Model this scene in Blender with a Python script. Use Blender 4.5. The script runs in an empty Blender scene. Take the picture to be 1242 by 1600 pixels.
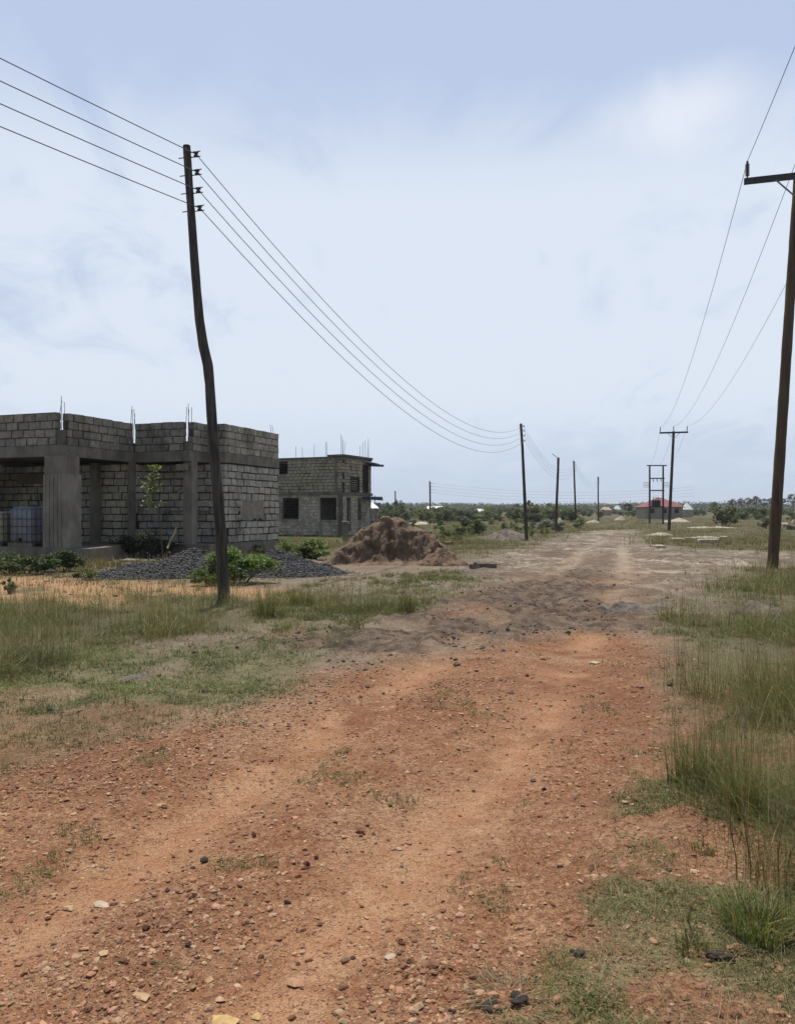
import bpy, math, random
import numpy as np
from mathutils import Vector, Matrix

# ------------------------------------------------------------------ camera, world, sun
sc = bpy.context.scene
COL = sc.collection
CAM_H = 1.55
F = 1230.0          # focal length in photo pixels (1242 x 1600)
SUN_EL, SUN_AZ = math.radians(76), math.radians(-22)    # azimuth from +Y towards +X

cam_d = bpy.data.cameras.new('camera'); cam = bpy.data.objects.new('camera', cam_d); COL.objects.link(cam)
cam_d.sensor_fit = 'VERTICAL'; cam_d.sensor_height = 24.0; cam_d.lens = 24.0*F/1600.0
cam_d.clip_start = 0.05; cam_d.clip_end = 20000
cam.location = (0, 0, CAM_H); cam.rotation_euler = (math.radians(90), 0, 0)
sc.camera = cam
sc.view_settings.view_transform = 'Standard'; sc.view_settings.look = 'None'
sc.view_settings.exposure = 0.0; sc.view_settings.gamma = 1.0; sc.view_settings.use_curve_mapping = False

world = bpy.data.worlds.new('World'); sc.world = world; world.use_nodes = True
def build_world():
    nt = world.node_tree; N = nt.nodes; L = nt.links
    for n in list(N): N.remove(n)
    out = N.new('ShaderNodeOutputWorld'); bg = N.new('ShaderNodeBackground'); bg.inputs['Strength'].default_value = 0.1
    L.new(bg.outputs[0], out.inputs[0])
    sky = N.new('ShaderNodeTexSky'); sky.sky_type = 'NISHITA'; sky.sun_disc = False
    sky.sun_elevation = SUN_EL; sky.sun_rotation = SUN_AZ; sky.air_density = 1.0; sky.dust_density = 2.2; sky.ozone_density = 1.0
    tc = N.new('ShaderNodeTexCoord'); sp = N.new('ShaderNodeSeparateXYZ'); L.new(tc.outputs['Generated'], sp.inputs[0])
    def m(op, a, b=None, c=None):
        n = N.new('ShaderNodeMath'); n.operation = op
        for i, v in enumerate((a, b, c)):
            if v is None: continue
            if isinstance(v, (int, float)): n.inputs[i].default_value = v
            else: L.new(v, n.inputs[i])
        return n.outputs[0]
    def mr(v, a, b, c=0, d=1):
        n = N.new('ShaderNodeMapRange'); n.interpolation_type = 'SMOOTHSTEP'
        n.inputs[1].default_value = a; n.inputs[2].default_value = b; n.inputs[3].default_value = c; n.inputs[4].default_value = d
        L.new(v, n.inputs[0]); return n.outputs[0]
    z = sp.outputs['Z']
    den = m('ADD', m('MAXIMUM', z, 0.0), 0.22)
    cx = m('DIVIDE', sp.outputs['X'], den); cy = m('DIVIDE', sp.outputs['Y'], den)
    cmb = N.new('ShaderNodeCombineXYZ'); L.new(cx, cmb.inputs[0]); L.new(cy, cmb.inputs[1])
    def noise(scale, det, rough, sc3=(1, 1, 1), off=(0, 0, 0), dist=0.0):
        mp = N.new('ShaderNodeMapping'); mp.inputs['Scale'].default_value = sc3; mp.inputs['Location'].default_value = off
        L.new(cmb.outputs[0], mp.inputs[0])
        n = N.new('ShaderNodeTexNoise'); n.inputs['Scale'].default_value = scale; n.inputs['Detail'].default_value = det
        n.inputs['Roughness'].default_value = rough; n.inputs['Distortion'].default_value = dist
        L.new(mp.outputs[0], n.inputs[0]); return n.outputs[0]
    n1 = noise(1.1, 7, 0.55, (1, 0.8, 1), (3.1, 1.7, 0), 0.5)
    n2 = noise(3.4, 10, 0.62, (1.0, 0.55, 1), (7.7, 2.2, 0), 1.1)
    w = m('ADD', m('MULTIPLY', n1, 0.55), m('MULTIPLY', n2, 0.45))
    # a veil of thin cloud, thickest at middle elevations, thin towards the zenith
    band = m('MULTIPLY', mr(z, 0.0, 0.16), mr(z, 0.56, 0.36))
    cloud = m('MULTIPLY', mr(m('ADD', w, m('MULTIPLY', band, 0.19)), 0.465, 0.655), mr(z, 0.60, 0.34))
    cloud = m('MULTIPLY', cloud, m('ADD', m('MULTIPLY', band, 0.75), 0.12))
    haze = mr(z, 0.30, 0.0)
    def mix(f, a, b):
        n = N.new('ShaderNodeMix'); n.data_type = 'RGBA'
        if isinstance(f, (int, float)): n.inputs[0].default_value = f
        else: L.new(f, n.inputs[0])
        for i, v in ((6, a), (7, b)):
            if isinstance(v, tuple): n.inputs[i].default_value = (*v, 1)
            else: L.new(v, n.inputs[i])
        return n.outputs[2]
    veil = mix(0.9, sky.outputs[0], (5.2, 6.2, 8.4))                  # humid, washed-out tropical blue
    c = mix(m('MULTIPLY', haze, 0.85), veil, (6.1, 7.1, 8.4))
    c = mix(cloud, c, (7.6, 8.35, 9.35))
    px_ = m('DIVIDE', m('SUBTRACT', sp.outputs['X'], 0.302), 0.075); pz_ = m('DIVIDE', m('SUBTRACT', z, 0.432), 0.040)      # one brighter puff of cloud to the right
    puff = mr(m('ADD', m('SQRT', m('ADD', m('MULTIPLY', px_, px_), m('MULTIPLY', pz_, pz_))), m('MULTIPLY', m('SUBTRACT', n2, 0.5), 2.6)), 1.25, 0.1)
    c = mix(m('MULTIPLY', m('MULTIPLY', puff, mr(sp.outputs['Y'], 0.3, 0.7)), 0.62), c, (8.9, 9.2, 9.9))
    c = mix(mr(z, 0.54, 0.74), c, mix(0.94, sky.outputs[0], (0.9, 1.4, 2.6)))      # deeper blue overhead, out of view, darkened to cut the sky fill
    c = mix(m('MULTIPLY', mr(sp.outputs['Y'], 0.15, -0.6), 0.62), c, (1.2, 1.7, 2.8))      # bluer sky behind the camera, unseen, dimmed to deepen shade on walls
    L.new(c, bg.inputs['Color'])
build_world()

sun_d = bpy.data.lights.new('sun', 'SUN'); sun = bpy.data.objects.new('sun', sun_d); COL.objects.link(sun)
sun_d.energy = 4.7; sun_d.angle = math.radians(0.6); sun_d.color = (1.0, 0.955, 0.88)
sd = Vector((math.sin(SUN_AZ)*math.cos(SUN_EL), math.cos(SUN_AZ)*math.cos(SUN_EL), math.sin(SUN_EL)))
sun.rotation_euler = (-sd).to_track_quat('-Z', 'Y').to_euler()

# ------------------------------------------------------------------ numeric helpers
rng = np.random.default_rng(7)
R = random.Random(11)
def _hash(ix, iy, seed):
    h = (ix.astype(np.int64)*374761393 + iy.astype(np.int64)*668265263 + seed*974634599) & 0xFFFFFFFF
    h = ((h ^ (h >> 13))*1274126177) & 0xFFFFFFFF
    h = h ^ (h >> 16)
    return (h & 0xFFFFFF)/float(0xFFFFFF)
def vnoise(x, y, seed=0):
    x = np.asarray(x, float); y = np.asarray(y, float)
    ix = np.floor(x); iy = np.floor(y); fx = x-ix; fy = y-iy
    fx = fx*fx*(3-2*fx); fy = fy*fy*(3-2*fy)
    a = _hash(ix, iy, seed); b = _hash(ix+1, iy, seed); c = _hash(ix, iy+1, seed); d = _hash(ix+1, iy+1, seed)
    return (a*(1-fx)+b*fx)*(1-fy)+(c*(1-fx)+d*fx)*fy
def fbm(x, y, octv=4, seed=0, gain=0.5):
    s = 0; a = 1.0; t = 0
    for o in range(octv):
        s = s+a*(vnoise(x, y, seed+o*17)-0.5); t += a; a *= gain; x = x*2.03+5.1; y = y*2.03+1.7
    return s/t*2          # about -1..1
def sstep(e0, e1, x):
    t = np.clip((x-e0)/(e1-e0), 0, 1); return t*t*(3-2*t)
YS = np.array([-60, 14, 32, 42, 55, 95, 120, 160, 250, 420, 700, 1400, 4000], float)
ZS = np.array([0, 0, -0.03, -0.22, -0.43, -0.36, -0.08, 0.12, 0.5, 1.35, 3.2, 5.5, 9.0])
def z0(Y): return np.interp(Y, YS, ZS)
def G(px, py):
    """photo pixel of a point on the ground -> world X, Y"""
    Y = 20.0
    if py <= 803: py = 803
    for _ in range(40): Y = 0.5*Y+0.5*(CAM_H-float(z0(Y)))*F/(py-800.0)
    return ((px-621.0)/F*Y, Y)
def PX(px, Y): return (px-621.0)/F*Y
def PZ(py, Y): return CAM_H+(800.0-py)*Y/F
def sdf(poly, X, Y):
    P = np.array(poly, float); n = len(P)
    d = np.full(X.shape, 1e18); ins = np.zeros(X.shape, bool)
    for i in range(n):
        ax, ay = P[i]; bx, by = P[(i+1) % n]
        ex, ey = bx-ax, by-ay; wx, wy = X-ax, Y-ay
        t = np.clip((wx*ex+wy*ey)/(ex*ex+ey*ey+1e-12), 0, 1)
        d = np.minimum(d, (wx-ex*t)**2+(wy-ey*t)**2)
        c = ((ay > Y) != (by > Y))
        xi = ax+(Y-ay)*ex/(ey if abs(ey) > 1e-12 else 1e-12)
        ins ^= (c & (X < xi))
    d = np.sqrt(d); return np.where(ins, -d, d)
def poly_px(pts, extra=()): return [G(*p) for p in pts]+list(extra)
def polydist(pts, X, Y):
    d = np.full(X.shape, 1e18)
    for (ax, ay), (bx, by) in zip(pts[:-1], pts[1:]):
        ex, ey = bx-ax, by-ay; wx, wy = X-ax, Y-ay
        t = np.clip((wx*ex+wy*ey)/(ex*ex+ey*ey), 0, 1)
        d = np.minimum(d, (wx-ex*t)**2+(wy-ey*t)**2)
    return np.sqrt(d)

# ------------------------------------------------------------------ the lie of the land
RED = [(-9, -7), (4, -7)]+[G(*p) for p in [(1400, 1900), (1120, 1640), (1000, 1500), (960, 1400), (960, 1300), (1000, 1200), (1035, 1120), (1050, 1040), (1040, 1000), (985, 985), (880, 988), (780, 1002), (650, 1035), (560, 1048), (440, 1085), (340, 1118), (160, 1150), (0, 1195), (-250, 1290), (-500, 1450)]]
MUD = poly_px([(330, 1003), (430, 985), (560, 962), (700, 925), (800, 905), (900, 888), (975, 905), (1010, 940), (1035, 975), (960, 992), (860, 990), (760, 1010), (690, 1030), (600, 1050), (500, 1030), (400, 1012)])
PALE = poly_px([(640, 925), (700, 890), (780, 868), (850, 846), (890, 836), (930, 829), (990, 828), (1010, 850), (1060, 858), (1200, 862), (1420, 866), (1420, 882), (1180, 884), (1110, 893), (1080, 920), (1060, 960), (1010, 950), (980, 905), (900, 890), (800, 905), (700, 925)])
SAND = poly_px([(-500, 897), (-100, 903), (60, 903), (160, 907), (330, 917), (420, 925), (450, 938), (300, 938), (150, 950), (0, 952), (-500, 955)])
TURF = poly_px([(-700, 1030), (0, 1010), (260, 1020), (390, 1000), (480, 960), (560, 935), (680, 900), (760, 905), (700, 935), (560, 985), (470, 1040), (440, 1088), (330, 1125), (150, 1160), (0, 1210), (-300, 1300), (-900, 1250)])
RVERGE = [(20, 17), (9, 21)]+[G(*p) for p in [(1150, 890), (1100, 925), (1060, 960), (1045, 1010), (1040, 1080), (1025, 1150), (990, 1230), (940, 1330), (900, 1440), (880, 1560), (960, 1750), (1500, 2300)]]+[(14, -2)]
LTALL = [(-25, 9), (-25, 16)]+[G(*p) for p in [(-100, 935), (60, 940), (200, 930), (330, 928), (430, 935), (520, 925), (600, 925), (620, 950), (480, 968), (340, 985), (270, 995), (180, 1010), (100, 1035), (0, 1062)]]
RTALL = [(14, 22), (9.2, 21)]+[G(*p) for p in [(1120, 900), (1130, 930), (1060, 955), (1045, 1000), (1045, 1060), (1042, 1130), (1050, 1235), (1105, 1310), (1140, 1370), (1195, 1440), (1300, 1520), (1600, 1560)]]+[(12, 3.5)]
RUT1 = [(-3.2, -3), (-1.6, 2.2), (-0.98, 4.1), (-0.5, 5.6), (0.7, 9), (2.9, 16), (5.6, 25), (8.6, 36), (16, 60), (26, 95), (40, 150)]
RUT2 = [(-1.6, -3), (-0.35, 2.6), (0.5, 4.5), (1.1, 6.0), (2.2, 9.3), (4.6, 16.5), (7.2, 25), (10.2, 36), (17.6, 60), (27.5, 95), (41.5, 150)]
def masks(X, Y):
    X = np.asarray(X, float); Y = np.asarray(Y, float)
    k = np.clip(np.abs(Y), 2, 60)
    wx = fbm(X*0.55, Y*0.55, 4, 3)*0.12*k**0.45+fbm(X*2.6, Y*2.6, 4, 5, 0.6)*0.10*np.clip(k/4, 0.6, 3)
    wy = fbm(X*0.55+40, Y*0.55, 4, 9)*0.26*k**0.5+fbm(X*2.6+9, Y*2.6, 4, 15, 0.6)*0.12*np.clip(k/4, 0.6, 4)
    Xw, Yw = X+wx, Y+wy
    def mk(poly, soft):
        s = soft*np.clip(k/9, 0.3, 2.4); return sstep(s, -s, sdf(poly, Xw, Yw))
    M = {}
    M['red'] = mk(RED, 0.55); M['mud'] = mk(MUD, 0.6); M['pale'] = mk(PALE, 0.7); M['sand'] = mk(SAND, 0.5)
    M['turf'] = mk(TURF, 0.6); M['rverge'] = mk(RVERGE, 0.5); M['ltall'] = mk(LTALL, 0.5); M['rtall'] = mk(RTALL, 0.4)
    M['rut'] = sstep(70, 22, Y)*np.maximum(np.exp(-(polydist(RUT1, X, Y)/0.24)**2), np.exp(-(polydist(RUT2, X, Y)/0.26)**2))
    M['mid'] = np.exp(-(np.minimum(polydist(RUT1, X, Y), polydist(RUT2, X, Y))/1.6)**2)
    return M
def height(X, Y, M=None):
    X = np.asarray(X, float); Y = np.asarray(Y, float)
    if M is None: M = masks(X, Y)
    z = z0(Y)
    far = np.clip(Y/60, 0.0, 1)
    z = z+fbm(X*0.25, Y*0.25, 3, 21)*0.05
    road = np.maximum(M['red'], np.maximum(M['pale'], M['mud']))
    z = z-0.05*M['rut']*road*(0.6+0.6*vnoise(X*0.8, Y*0.8, 4))
    near = np.clip(1.15-np.abs(Y)/26, 0, 1)
    z = z+near*(fbm(X*2.2, Y*2.2, 3, 31)*0.022+fbm(X*9, Y*9, 3, 41)*0.016*(1-0.6*M['rut']*road)+np.clip(fbm(X*26, Y*26, 2, 51), -0.2, 1)*0.012*(1-0.7*M['rut']*road))
    rid = 1-np.abs(fbm(X*1.5, Y*1.5, 4, 61))*2
    nearm = np.clip(1.3-np.abs(Y)/65, 0, 1)
    z = z+nearm*M['mud']*(0.09*np.clip(rid-0.3, 0, 1)+0.07*fbm(X*3.5, Y*3.5, 4, 71, 0.6))
    z = z+nearm*M['pale']*(0.16*np.clip(fbm(X*0.9, Y*0.5, 4, 81), -0.3, 1)+0.07*fbm(X*3, Y*1.6, 3, 82))
    z = z+0.05*np.clip(M['rverge']+M['ltall'], 0, 1)*(0.5+fbm(X*1.1, Y*1.1, 3, 91))*np.clip(1.3-np.abs(Y)/50, 0, 1)
    return z
def H1(x, y): return float(height(np.array([x]), np.array([y]))[0])

# ------------------------------------------------------------------ object helpers
def tag(o, label, cat=None, group=None, kind=None):
    if label: o['label'] = label
    if cat: o['category'] = cat
    if group: o['group'] = group
    if kind: o['kind'] = kind
    return o
def thing(name, label, cat, loc=(0, 0, 0), rz=0.0, group=None):
    o = bpy.data.objects.new(name, None); COL.objects.link(o); o.location = loc; o.rotation_euler = (0, 0, rz)
    o.empty_display_size = 0.2
    return tag(o, label, cat, group)
def mesh_np(name, V, faces_idx, counts, mat, parent=None, colors=None, smooth=False, loc=None):
    V = np.asarray(V, np.float32); faces_idx = np.asarray(faces_idx, np.int32); counts = np.asarray(counts, np.int32)
    me = bpy.data.meshes.new(name)
    me.vertices.add(len(V)); me.vertices.foreach_set('co', V.ravel())
    me.loops.add(len(faces_idx)); me.loops.foreach_set('vertex_index', faces_idx)
    me.polygons.add(len(counts))
    st = np.zeros(len(counts), np.int32); st[1:] = np.cumsum(counts)[:-1]
    me.polygons.foreach_set('loop_start', st)
    me.polygons.foreach_set('use_smooth', np.full(len(counts), bool(smooth)))
    me.update(calc_edges=True); me.validate()
    if colors is not None:
        for nm, C in (colors.items() if isinstance(colors, dict) else (('col', colors),)):
            C = np.asarray(C, np.float32)
            if C.shape[1] == 3: C = np.concatenate([C, np.ones((len(C), 1), np.float32)], 1)
            at = me.color_attributes.new(nm, 'FLOAT_COLOR', 'POINT'); at.data.foreach_set('color', C.ravel())
    if mat: me.materials.append(mat)
    o = bpy.data.objects.new(name, me); COL.objects.link(o)
    if parent: o.parent = parent
    if loc is not None: o.location = loc
    return o
class MB:
    def __init__(s): s.v = []; s.f = []; s.c = []
    def add(s, vs, fs, col=(1, 1, 1)):
        b = len(s.v); s.v += [tuple(p) for p in vs]; s.f += [tuple(b+i for i in f) for f in fs]
        if isinstance(col, list): s.c += col
        else: s.c += [col]*len(vs)
    def box(s, x0, x1, y0, y1, z0_, z1, col=(1, 1, 1), M=None, jit=0.0):
        vs = [Vector((x, y, z)) for z in (z0_, z1) for (x, y) in ((x0, y0), (x1, y0), (x1, y1), (x0, y1))]
        if jit: vs = [v+Vector((R.uniform(-jit, jit), R.uniform(-jit, jit), R.uniform(-jit, jit))) for v in vs]
        if M: vs = [M @ v for v in vs]
        s.add(vs, [(0, 3, 2, 1), (4, 5, 6, 7), (0, 1, 5, 4), (1, 2, 6, 5), (2, 3, 7, 6), (3, 0, 4, 7)], col)
    def tube(s, pts, rad, n=8, cap=True, col=(1, 1, 1), rj=0.0):
        pts = [Vector(p) for p in pts]
        if not isinstance(rad, (list, tuple)): rad = [rad]*len(pts)
        rings = []; up = None
        for i, p in enumerate(pts):
            d = (pts[min(i+1, len(pts)-1)]-pts[max(i-1, 0)]).normalized()
            if up is None: up = Vector((0, 0, 1)) if abs(d.z) < 0.9 else Vector((1, 0, 0))
            a = d.cross(up).normalized(); b = d.cross(a).normalized(); up = b.cross(d).normalized() if False else up
            ring = []
            for k in range(n):
                t = 2*math.pi*k/n; r = rad[i]*(1+(R.uniform(-rj, rj) if rj else 0))
                ring.append(p+(a*math.cos(t)+b*math.sin(t))*r)
            rings.append(ring)
        vs = [v for r in rings for v in r]; fs = []
        for i in range(len(rings)-1):
            for k in range(n):
                fs.append((i*n+k, i*n+(k+1) % n, (i+1)*n+(k+1) % n, (i+1)*n+k))
        if cap:
            fs.append(tuple(range(n))); fs.append(tuple(reversed(range((len(rings)-1)*n, len(rings)*n))))
        s.add(vs, fs, col)
    def lathe(s, prof, n=12, origin=(0, 0, 0), col=(1, 1, 1), M=None):
        vs = []; fs = []
        for r, z in prof:
            for k in range(n):
                t = 2*math.pi*k/n; p = Vector((r*math.cos(t), r*math.sin(t), z))
                if M: p = M @ p
                vs.append(p+Vector(origin))
        for i in range(len(prof)-1):
            for k in range(n): fs.append((i*n+k, i*n+(k+1) % n, (i+1)*n+(k+1) % n, (i+1)*n+k))
        fs.append(tuple(reversed(range(n)))); fs.append(tuple(range((len(prof)-1)*n, len(prof)*n)))
        s.add(vs, fs, col)
    def build(s, name, mat, parent=None, smooth=False, loc=None):
        idx = np.array([i for f in s.f for i in f], np.int32); cnt = np.array([len(f) for f in s.f], np.int32)
        return mesh_np(name, np.array([tuple(v) for v in s.v]), idx, cnt, mat, parent, np.array(s.c), smooth, loc)

# ------------------------------------------------------------------ materials
def new_mat(name):
    m = bpy.data.materials.new(name); m.use_nodes = True
    nt = m.node_tree; return m, nt, nt.nodes, nt.links, nt.nodes['Principled BSDF']
class NB:
    """tiny node helper"""
    def __init__(s, nt): s.nt = nt; s.N = nt.nodes; s.L = nt.links
    def pos(s):
        return s.N.new('ShaderNodeTexCoord').outputs['Object']
    def noise(s, scale, det=4, rough=0.55, vec=None, dist=0.0, out=0):
        n = s.N.new('ShaderNodeTexNoise'); n.inputs['Scale'].default_value = scale; n.inputs['Detail'].default_value = det
        n.inputs['Roughness'].default_value = rough; n.inputs['Distortion'].default_value = dist
        if vec is not None: s.L.new(vec, n.inputs['Vector'])
        return n.outputs[out]
    def vor(s, scale, vec=None, out='Distance', feat='F1', rand=1.0):
        n = s.N.new('ShaderNodeTexVoronoi'); n.feature = feat; n.inputs['Scale'].default_value = scale
        if 'Randomness' in n.inputs: n.inputs['Randomness'].default_value = rand
        if vec is not None: s.L.new(vec, n.inputs['Vector'])
        return n.outputs[out]
    def ramp(s, v, a, b, c=0.0, d=1.0):
        n = s.N.new('ShaderNodeMapRange'); n.interpolation_type = 'SMOOTHSTEP'
        for i, q in enumerate((a, b, c, d)): n.inputs[i+1].default_value = q
        s.L.new(v, n.inputs[0]); return n.outputs[0]
    def math(s, op, a, b=None):
        n = s.N.new('ShaderNodeMath'); n.operation = op
        for i, v in enumerate((a, b)):
            if v is None: continue
            if isinstance(v, (int, float)): n.inputs[i].default_value = v
            else: s.L.new(v, n.inputs[i])
        return n.outputs[0]
    def mix(s, f, a, b, mode='MIX'):
        n = s.N.new('ShaderNodeMix'); n.data_type = 'RGBA'; n.blend_type = mode
        if isinstance(f, (int, float)): n.inputs[0].default_value = f
        else: s.L.new(f, n.inputs[0])
        for i, v in ((6, a), (7, b)):
            if isinstance(v, tuple): n.inputs[i].default_value = (*v[:3], 1)
            else: s.L.new(v, n.inputs[i])
        return n.outputs[2]
    def attr(s, name):
        n = s.N.new('ShaderNodeAttribute'); n.attribute_name = name; return n
    def bump(s, h, strength=0.5, dist=0.02, prev=None):
        n = s.N.new('ShaderNodeBump'); n.inputs['Strength'].default_value = strength; n.inputs['Distance'].default_value = dist
        s.L.new(h, n.inputs['Height'])
        if prev is not None: s.L.new(prev, n.inputs['Normal'])
        return n.outputs[0]
    def mapping(s, vec, scale):
        n = s.N.new('ShaderNodeMapping'); n.inputs['Scale'].default_value = scale; s.L.new(vec, n.inputs[0]); return n.outputs[0]

def simple_mat(name, c0, c1, scale=6.0, rough=0.85, bump=0.3, bscale=40, use_col=False, metal=0.0, stretch=None, bdist=0.01, spec=0.3):
    m, nt, N, L, P = new_mat(name); b = NB(nt); v = b.pos()
    if stretch: v = b.mapping(v, stretch)
    c = b.mix(b.ramp(b.noise(scale, 5, 0.6, v), 0.3, 0.7), c0, c1)
    if use_col: c = b.mix(1.0, c, b.attr('col').outputs['Color'], 'MULTIPLY')
    L.new(c, P.inputs['Base Color']); P.inputs['Roughness'].default_value = rough; P.inputs['Metallic'].default_value = metal
    P.inputs['Specular IOR Level'].default_value = spec
    if bump: L.new(b.bump(b.noise(bscale, 5, 0.6, v), bump, bdist), P.inputs['Normal'])
    return m
def block_mat():
    m, nt, N, L, P = new_mat('sandcrete_block'); b = NB(nt); v = b.pos()
    c = b.mix(b.ramp(b.noise(7, 6, 0.65, v), 0.3, 0.7), (0.29, 0.268, 0.218), (0.48, 0.445, 0.37))
    st = b.noise(0.8, 5, 0.6, b.mapping(v, (1, 1, 0.55)), 0.4)
    c = b.mix(b.math('MULTIPLY', b.ramp(st, 0.5, 0.36), 0.6), c, (0.10, 0.088, 0.07)); c = b.mix(b.math('MULTIPLY', b.ramp(st, 0.55, 0.7), 0.4), c, (0.33, 0.31, 0.265))
    c = b.mix(1.0, c, b.attr('col').outputs['Color'], 'MULTIPLY')
    c = b.mix(b.math('MULTIPLY', b.ramp(b.noise(3.2, 6, 0.75, v, 0.8), 0.60, 0.66), 0.55), c, (0.17, 0.16, 0.14))     # smeared mortar
    L.new(c, P.inputs['Base Color']); P.inputs['Roughness'].default_value = 0.95; P.inputs['Specular IOR Level'].default_value = 0.15
    L.new(b.bump(b.noise(45, 5, 0.7, v), 0.6, 0.02, b.bump(b.noise(9, 4, 0.6, v), 0.5, 0.04)), P.inputs['Normal']); return m
def leaf_mat(name, trans=0.25):
    m, nt, N, L, P = new_mat(name); b = NB(nt)
    c = b.attr('col').outputs['Color']
    L.new(c, P.inputs['Base Color']); P.inputs['Roughness'].default_value = 0.55; P.inputs['Specular IOR Level'].default_value = 0.3
    tr = N.new('ShaderNodeBsdfTranslucent'); L.new(b.mix(1.0, c, (1.1, 1.15, 0.6), 'MULTIPLY'), tr.inputs[0])
    mx = N.new('ShaderNodeMixShader'); mx.inputs[0].default_value = trans
    L.new(P.outputs[0], mx.inputs[1]); L.new(tr.outputs[0], mx.inputs[2]); L.new(mx.outputs[0], N['Material Output'].inputs[0])
    return m
M_LEAF = leaf_mat('foliage'); M_GRASS = leaf_mat('grass_blades', 0.28)
M_BLOCK = block_mat()
M_CONC = simple_mat('raw_concrete', (0.15, 0.137, 0.115), (0.28, 0.26, 0.22), 2.2, 0.9, 0.35, 30, True, stretch=(1, 1, 0.5))
M_REBAR = simple_mat('rebar_steel', (0.10, 0.075, 0.06), (0.16, 0.12, 0.10), 12, 0.7, 0.2, 60, metal=0.4)
M_POLE = simple_mat('weathered_pole_wood', (0.030, 0.026, 0.021), (0.105, 0.086, 0.066), 7, 0.9, 0.6, 14, stretch=(3, 3, 0.25), bdist=0.02)
M_POLE2 = simple_mat('brown_treated_pole', (0.062, 0.040, 0.024), (0.12, 0.078, 0.045), 4, 0.85, 0.5, 14, stretch=(3, 3, 0.2), bdist=0.015)
M_STEEL = simple_mat('galvanised_steel', (0.16, 0.16, 0.16), (0.25, 0.25, 0.25), 9, 0.55, 0.1, 60, metal=0.6)
M_DARKST = simple_mat('dark_steel', (0.035, 0.035, 0.035), (0.07, 0.065, 0.06), 9, 0.6, 0.1, 60, metal=0.3)
M_PORC = simple_mat('brown_porcelain', (0.045, 0.018, 0.012), (0.06, 0.025, 0.016), 9, 0.25, 0, 60, spec=0.5)
M_WIRE = simple_mat('aluminium_conductor', (0.10, 0.10, 0.10), (0.15, 0.15, 0.15), 9, 0.6, 0, 60, metal=0.5)
M_STONE = simple_mat('loose_stone', (0.75, 0.75, 0.75), (1.1, 1.1, 1.1), 30, 0.9, 0.4, 120, True, bdist=0.004)
M_GRAVEL = simple_mat('dark_granite_chippings', (0.7, 0.7, 0.7), (1.2, 1.2, 1.2), 20, 0.75, 0.3, 120, True, bdist=0.004)
M_EARTH = simple_mat('laterite_earth', (0.115, 0.080, 0.054), (0.245, 0.168, 0.112), 3.5, 0.95, 0.8, 12, bdist=0.09)
M_GREYSOIL = simple_mat('grey_soil', (0.075, 0.060, 0.050), (0.20, 0.165, 0.132), 2.5, 0.95, 0.8, 9, bdist=0.05)
M_PALESOIL = simple_mat('pale_sand', (0.34, 0.29, 0.22), (0.46, 0.40, 0.32), 2.5, 0.95, 0.6, 9, bdist=0.05)
M_BARK = simple_mat('bark', (0.07, 0.052, 0.036), (0.14, 0.11, 0.08), 6, 0.95, 0.6, 20, stretch=(2, 2, 0.4))
M_TIMBER = simple_mat('weathered_timber', (0.17, 0.14, 0.10), (0.28, 0.235, 0.18), 8, 0.9, 0.4, 20, stretch=(1, 1, 4))
M_PLASW = simple_mat('stained_white_plastic', (0.42, 0.36, 0.22), (0.60, 0.55, 0.42), 3, 0.5, 0.05, 20)
M_PLASB = simple_mat('grey_blue_plastic', (0.20, 0.215, 0.235), (0.29, 0.305, 0.325), 3, 0.5, 0.05, 20)
M_REDROOF = simple_mat('red_sheet_roof', (0.20, 0.055, 0.058), (0.28, 0.085, 0.085), 1.5, 0.6, 0.3, 5)
M_WHITEROOF = simple_mat('white_sheet_roof', (0.72, 0.72, 0.70), (0.82, 0.82, 0.80), 1.5, 0.5, 0.1, 5)
M_GREYROOF = simple_mat('grey_sheet_roof', (0.20, 0.19, 0.18), (0.30, 0.29, 0.27), 1.5, 0.6, 0.1, 5)
M_PAINT = simple_mat('painted_house_wall', (0.34, 0.31, 0.26), (0.44, 0.40, 0.34), 1.5, 0.9, 0.1, 5, True)
M_DARKIN = simple_mat('painted_interior_shade', (0.012, 0.012, 0.012), (0.022, 0.02, 0.018), 3, 0.8, 0, 5)  # near-black colour standing in for unlit interiors behind far house windows
M_BLUEBOARD = simple_mat('faded_blue_formwork', (0.035, 0.045, 0.075), (0.06, 0.075, 0.11), 4, 0.8, 0.2, 20)
M_DUNG = simple_mat('dried_dung', (0.022, 0.016, 0.012), (0.06, 0.045, 0.034), 18, 0.8, 0.7, 60, bdist=0.01)

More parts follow.
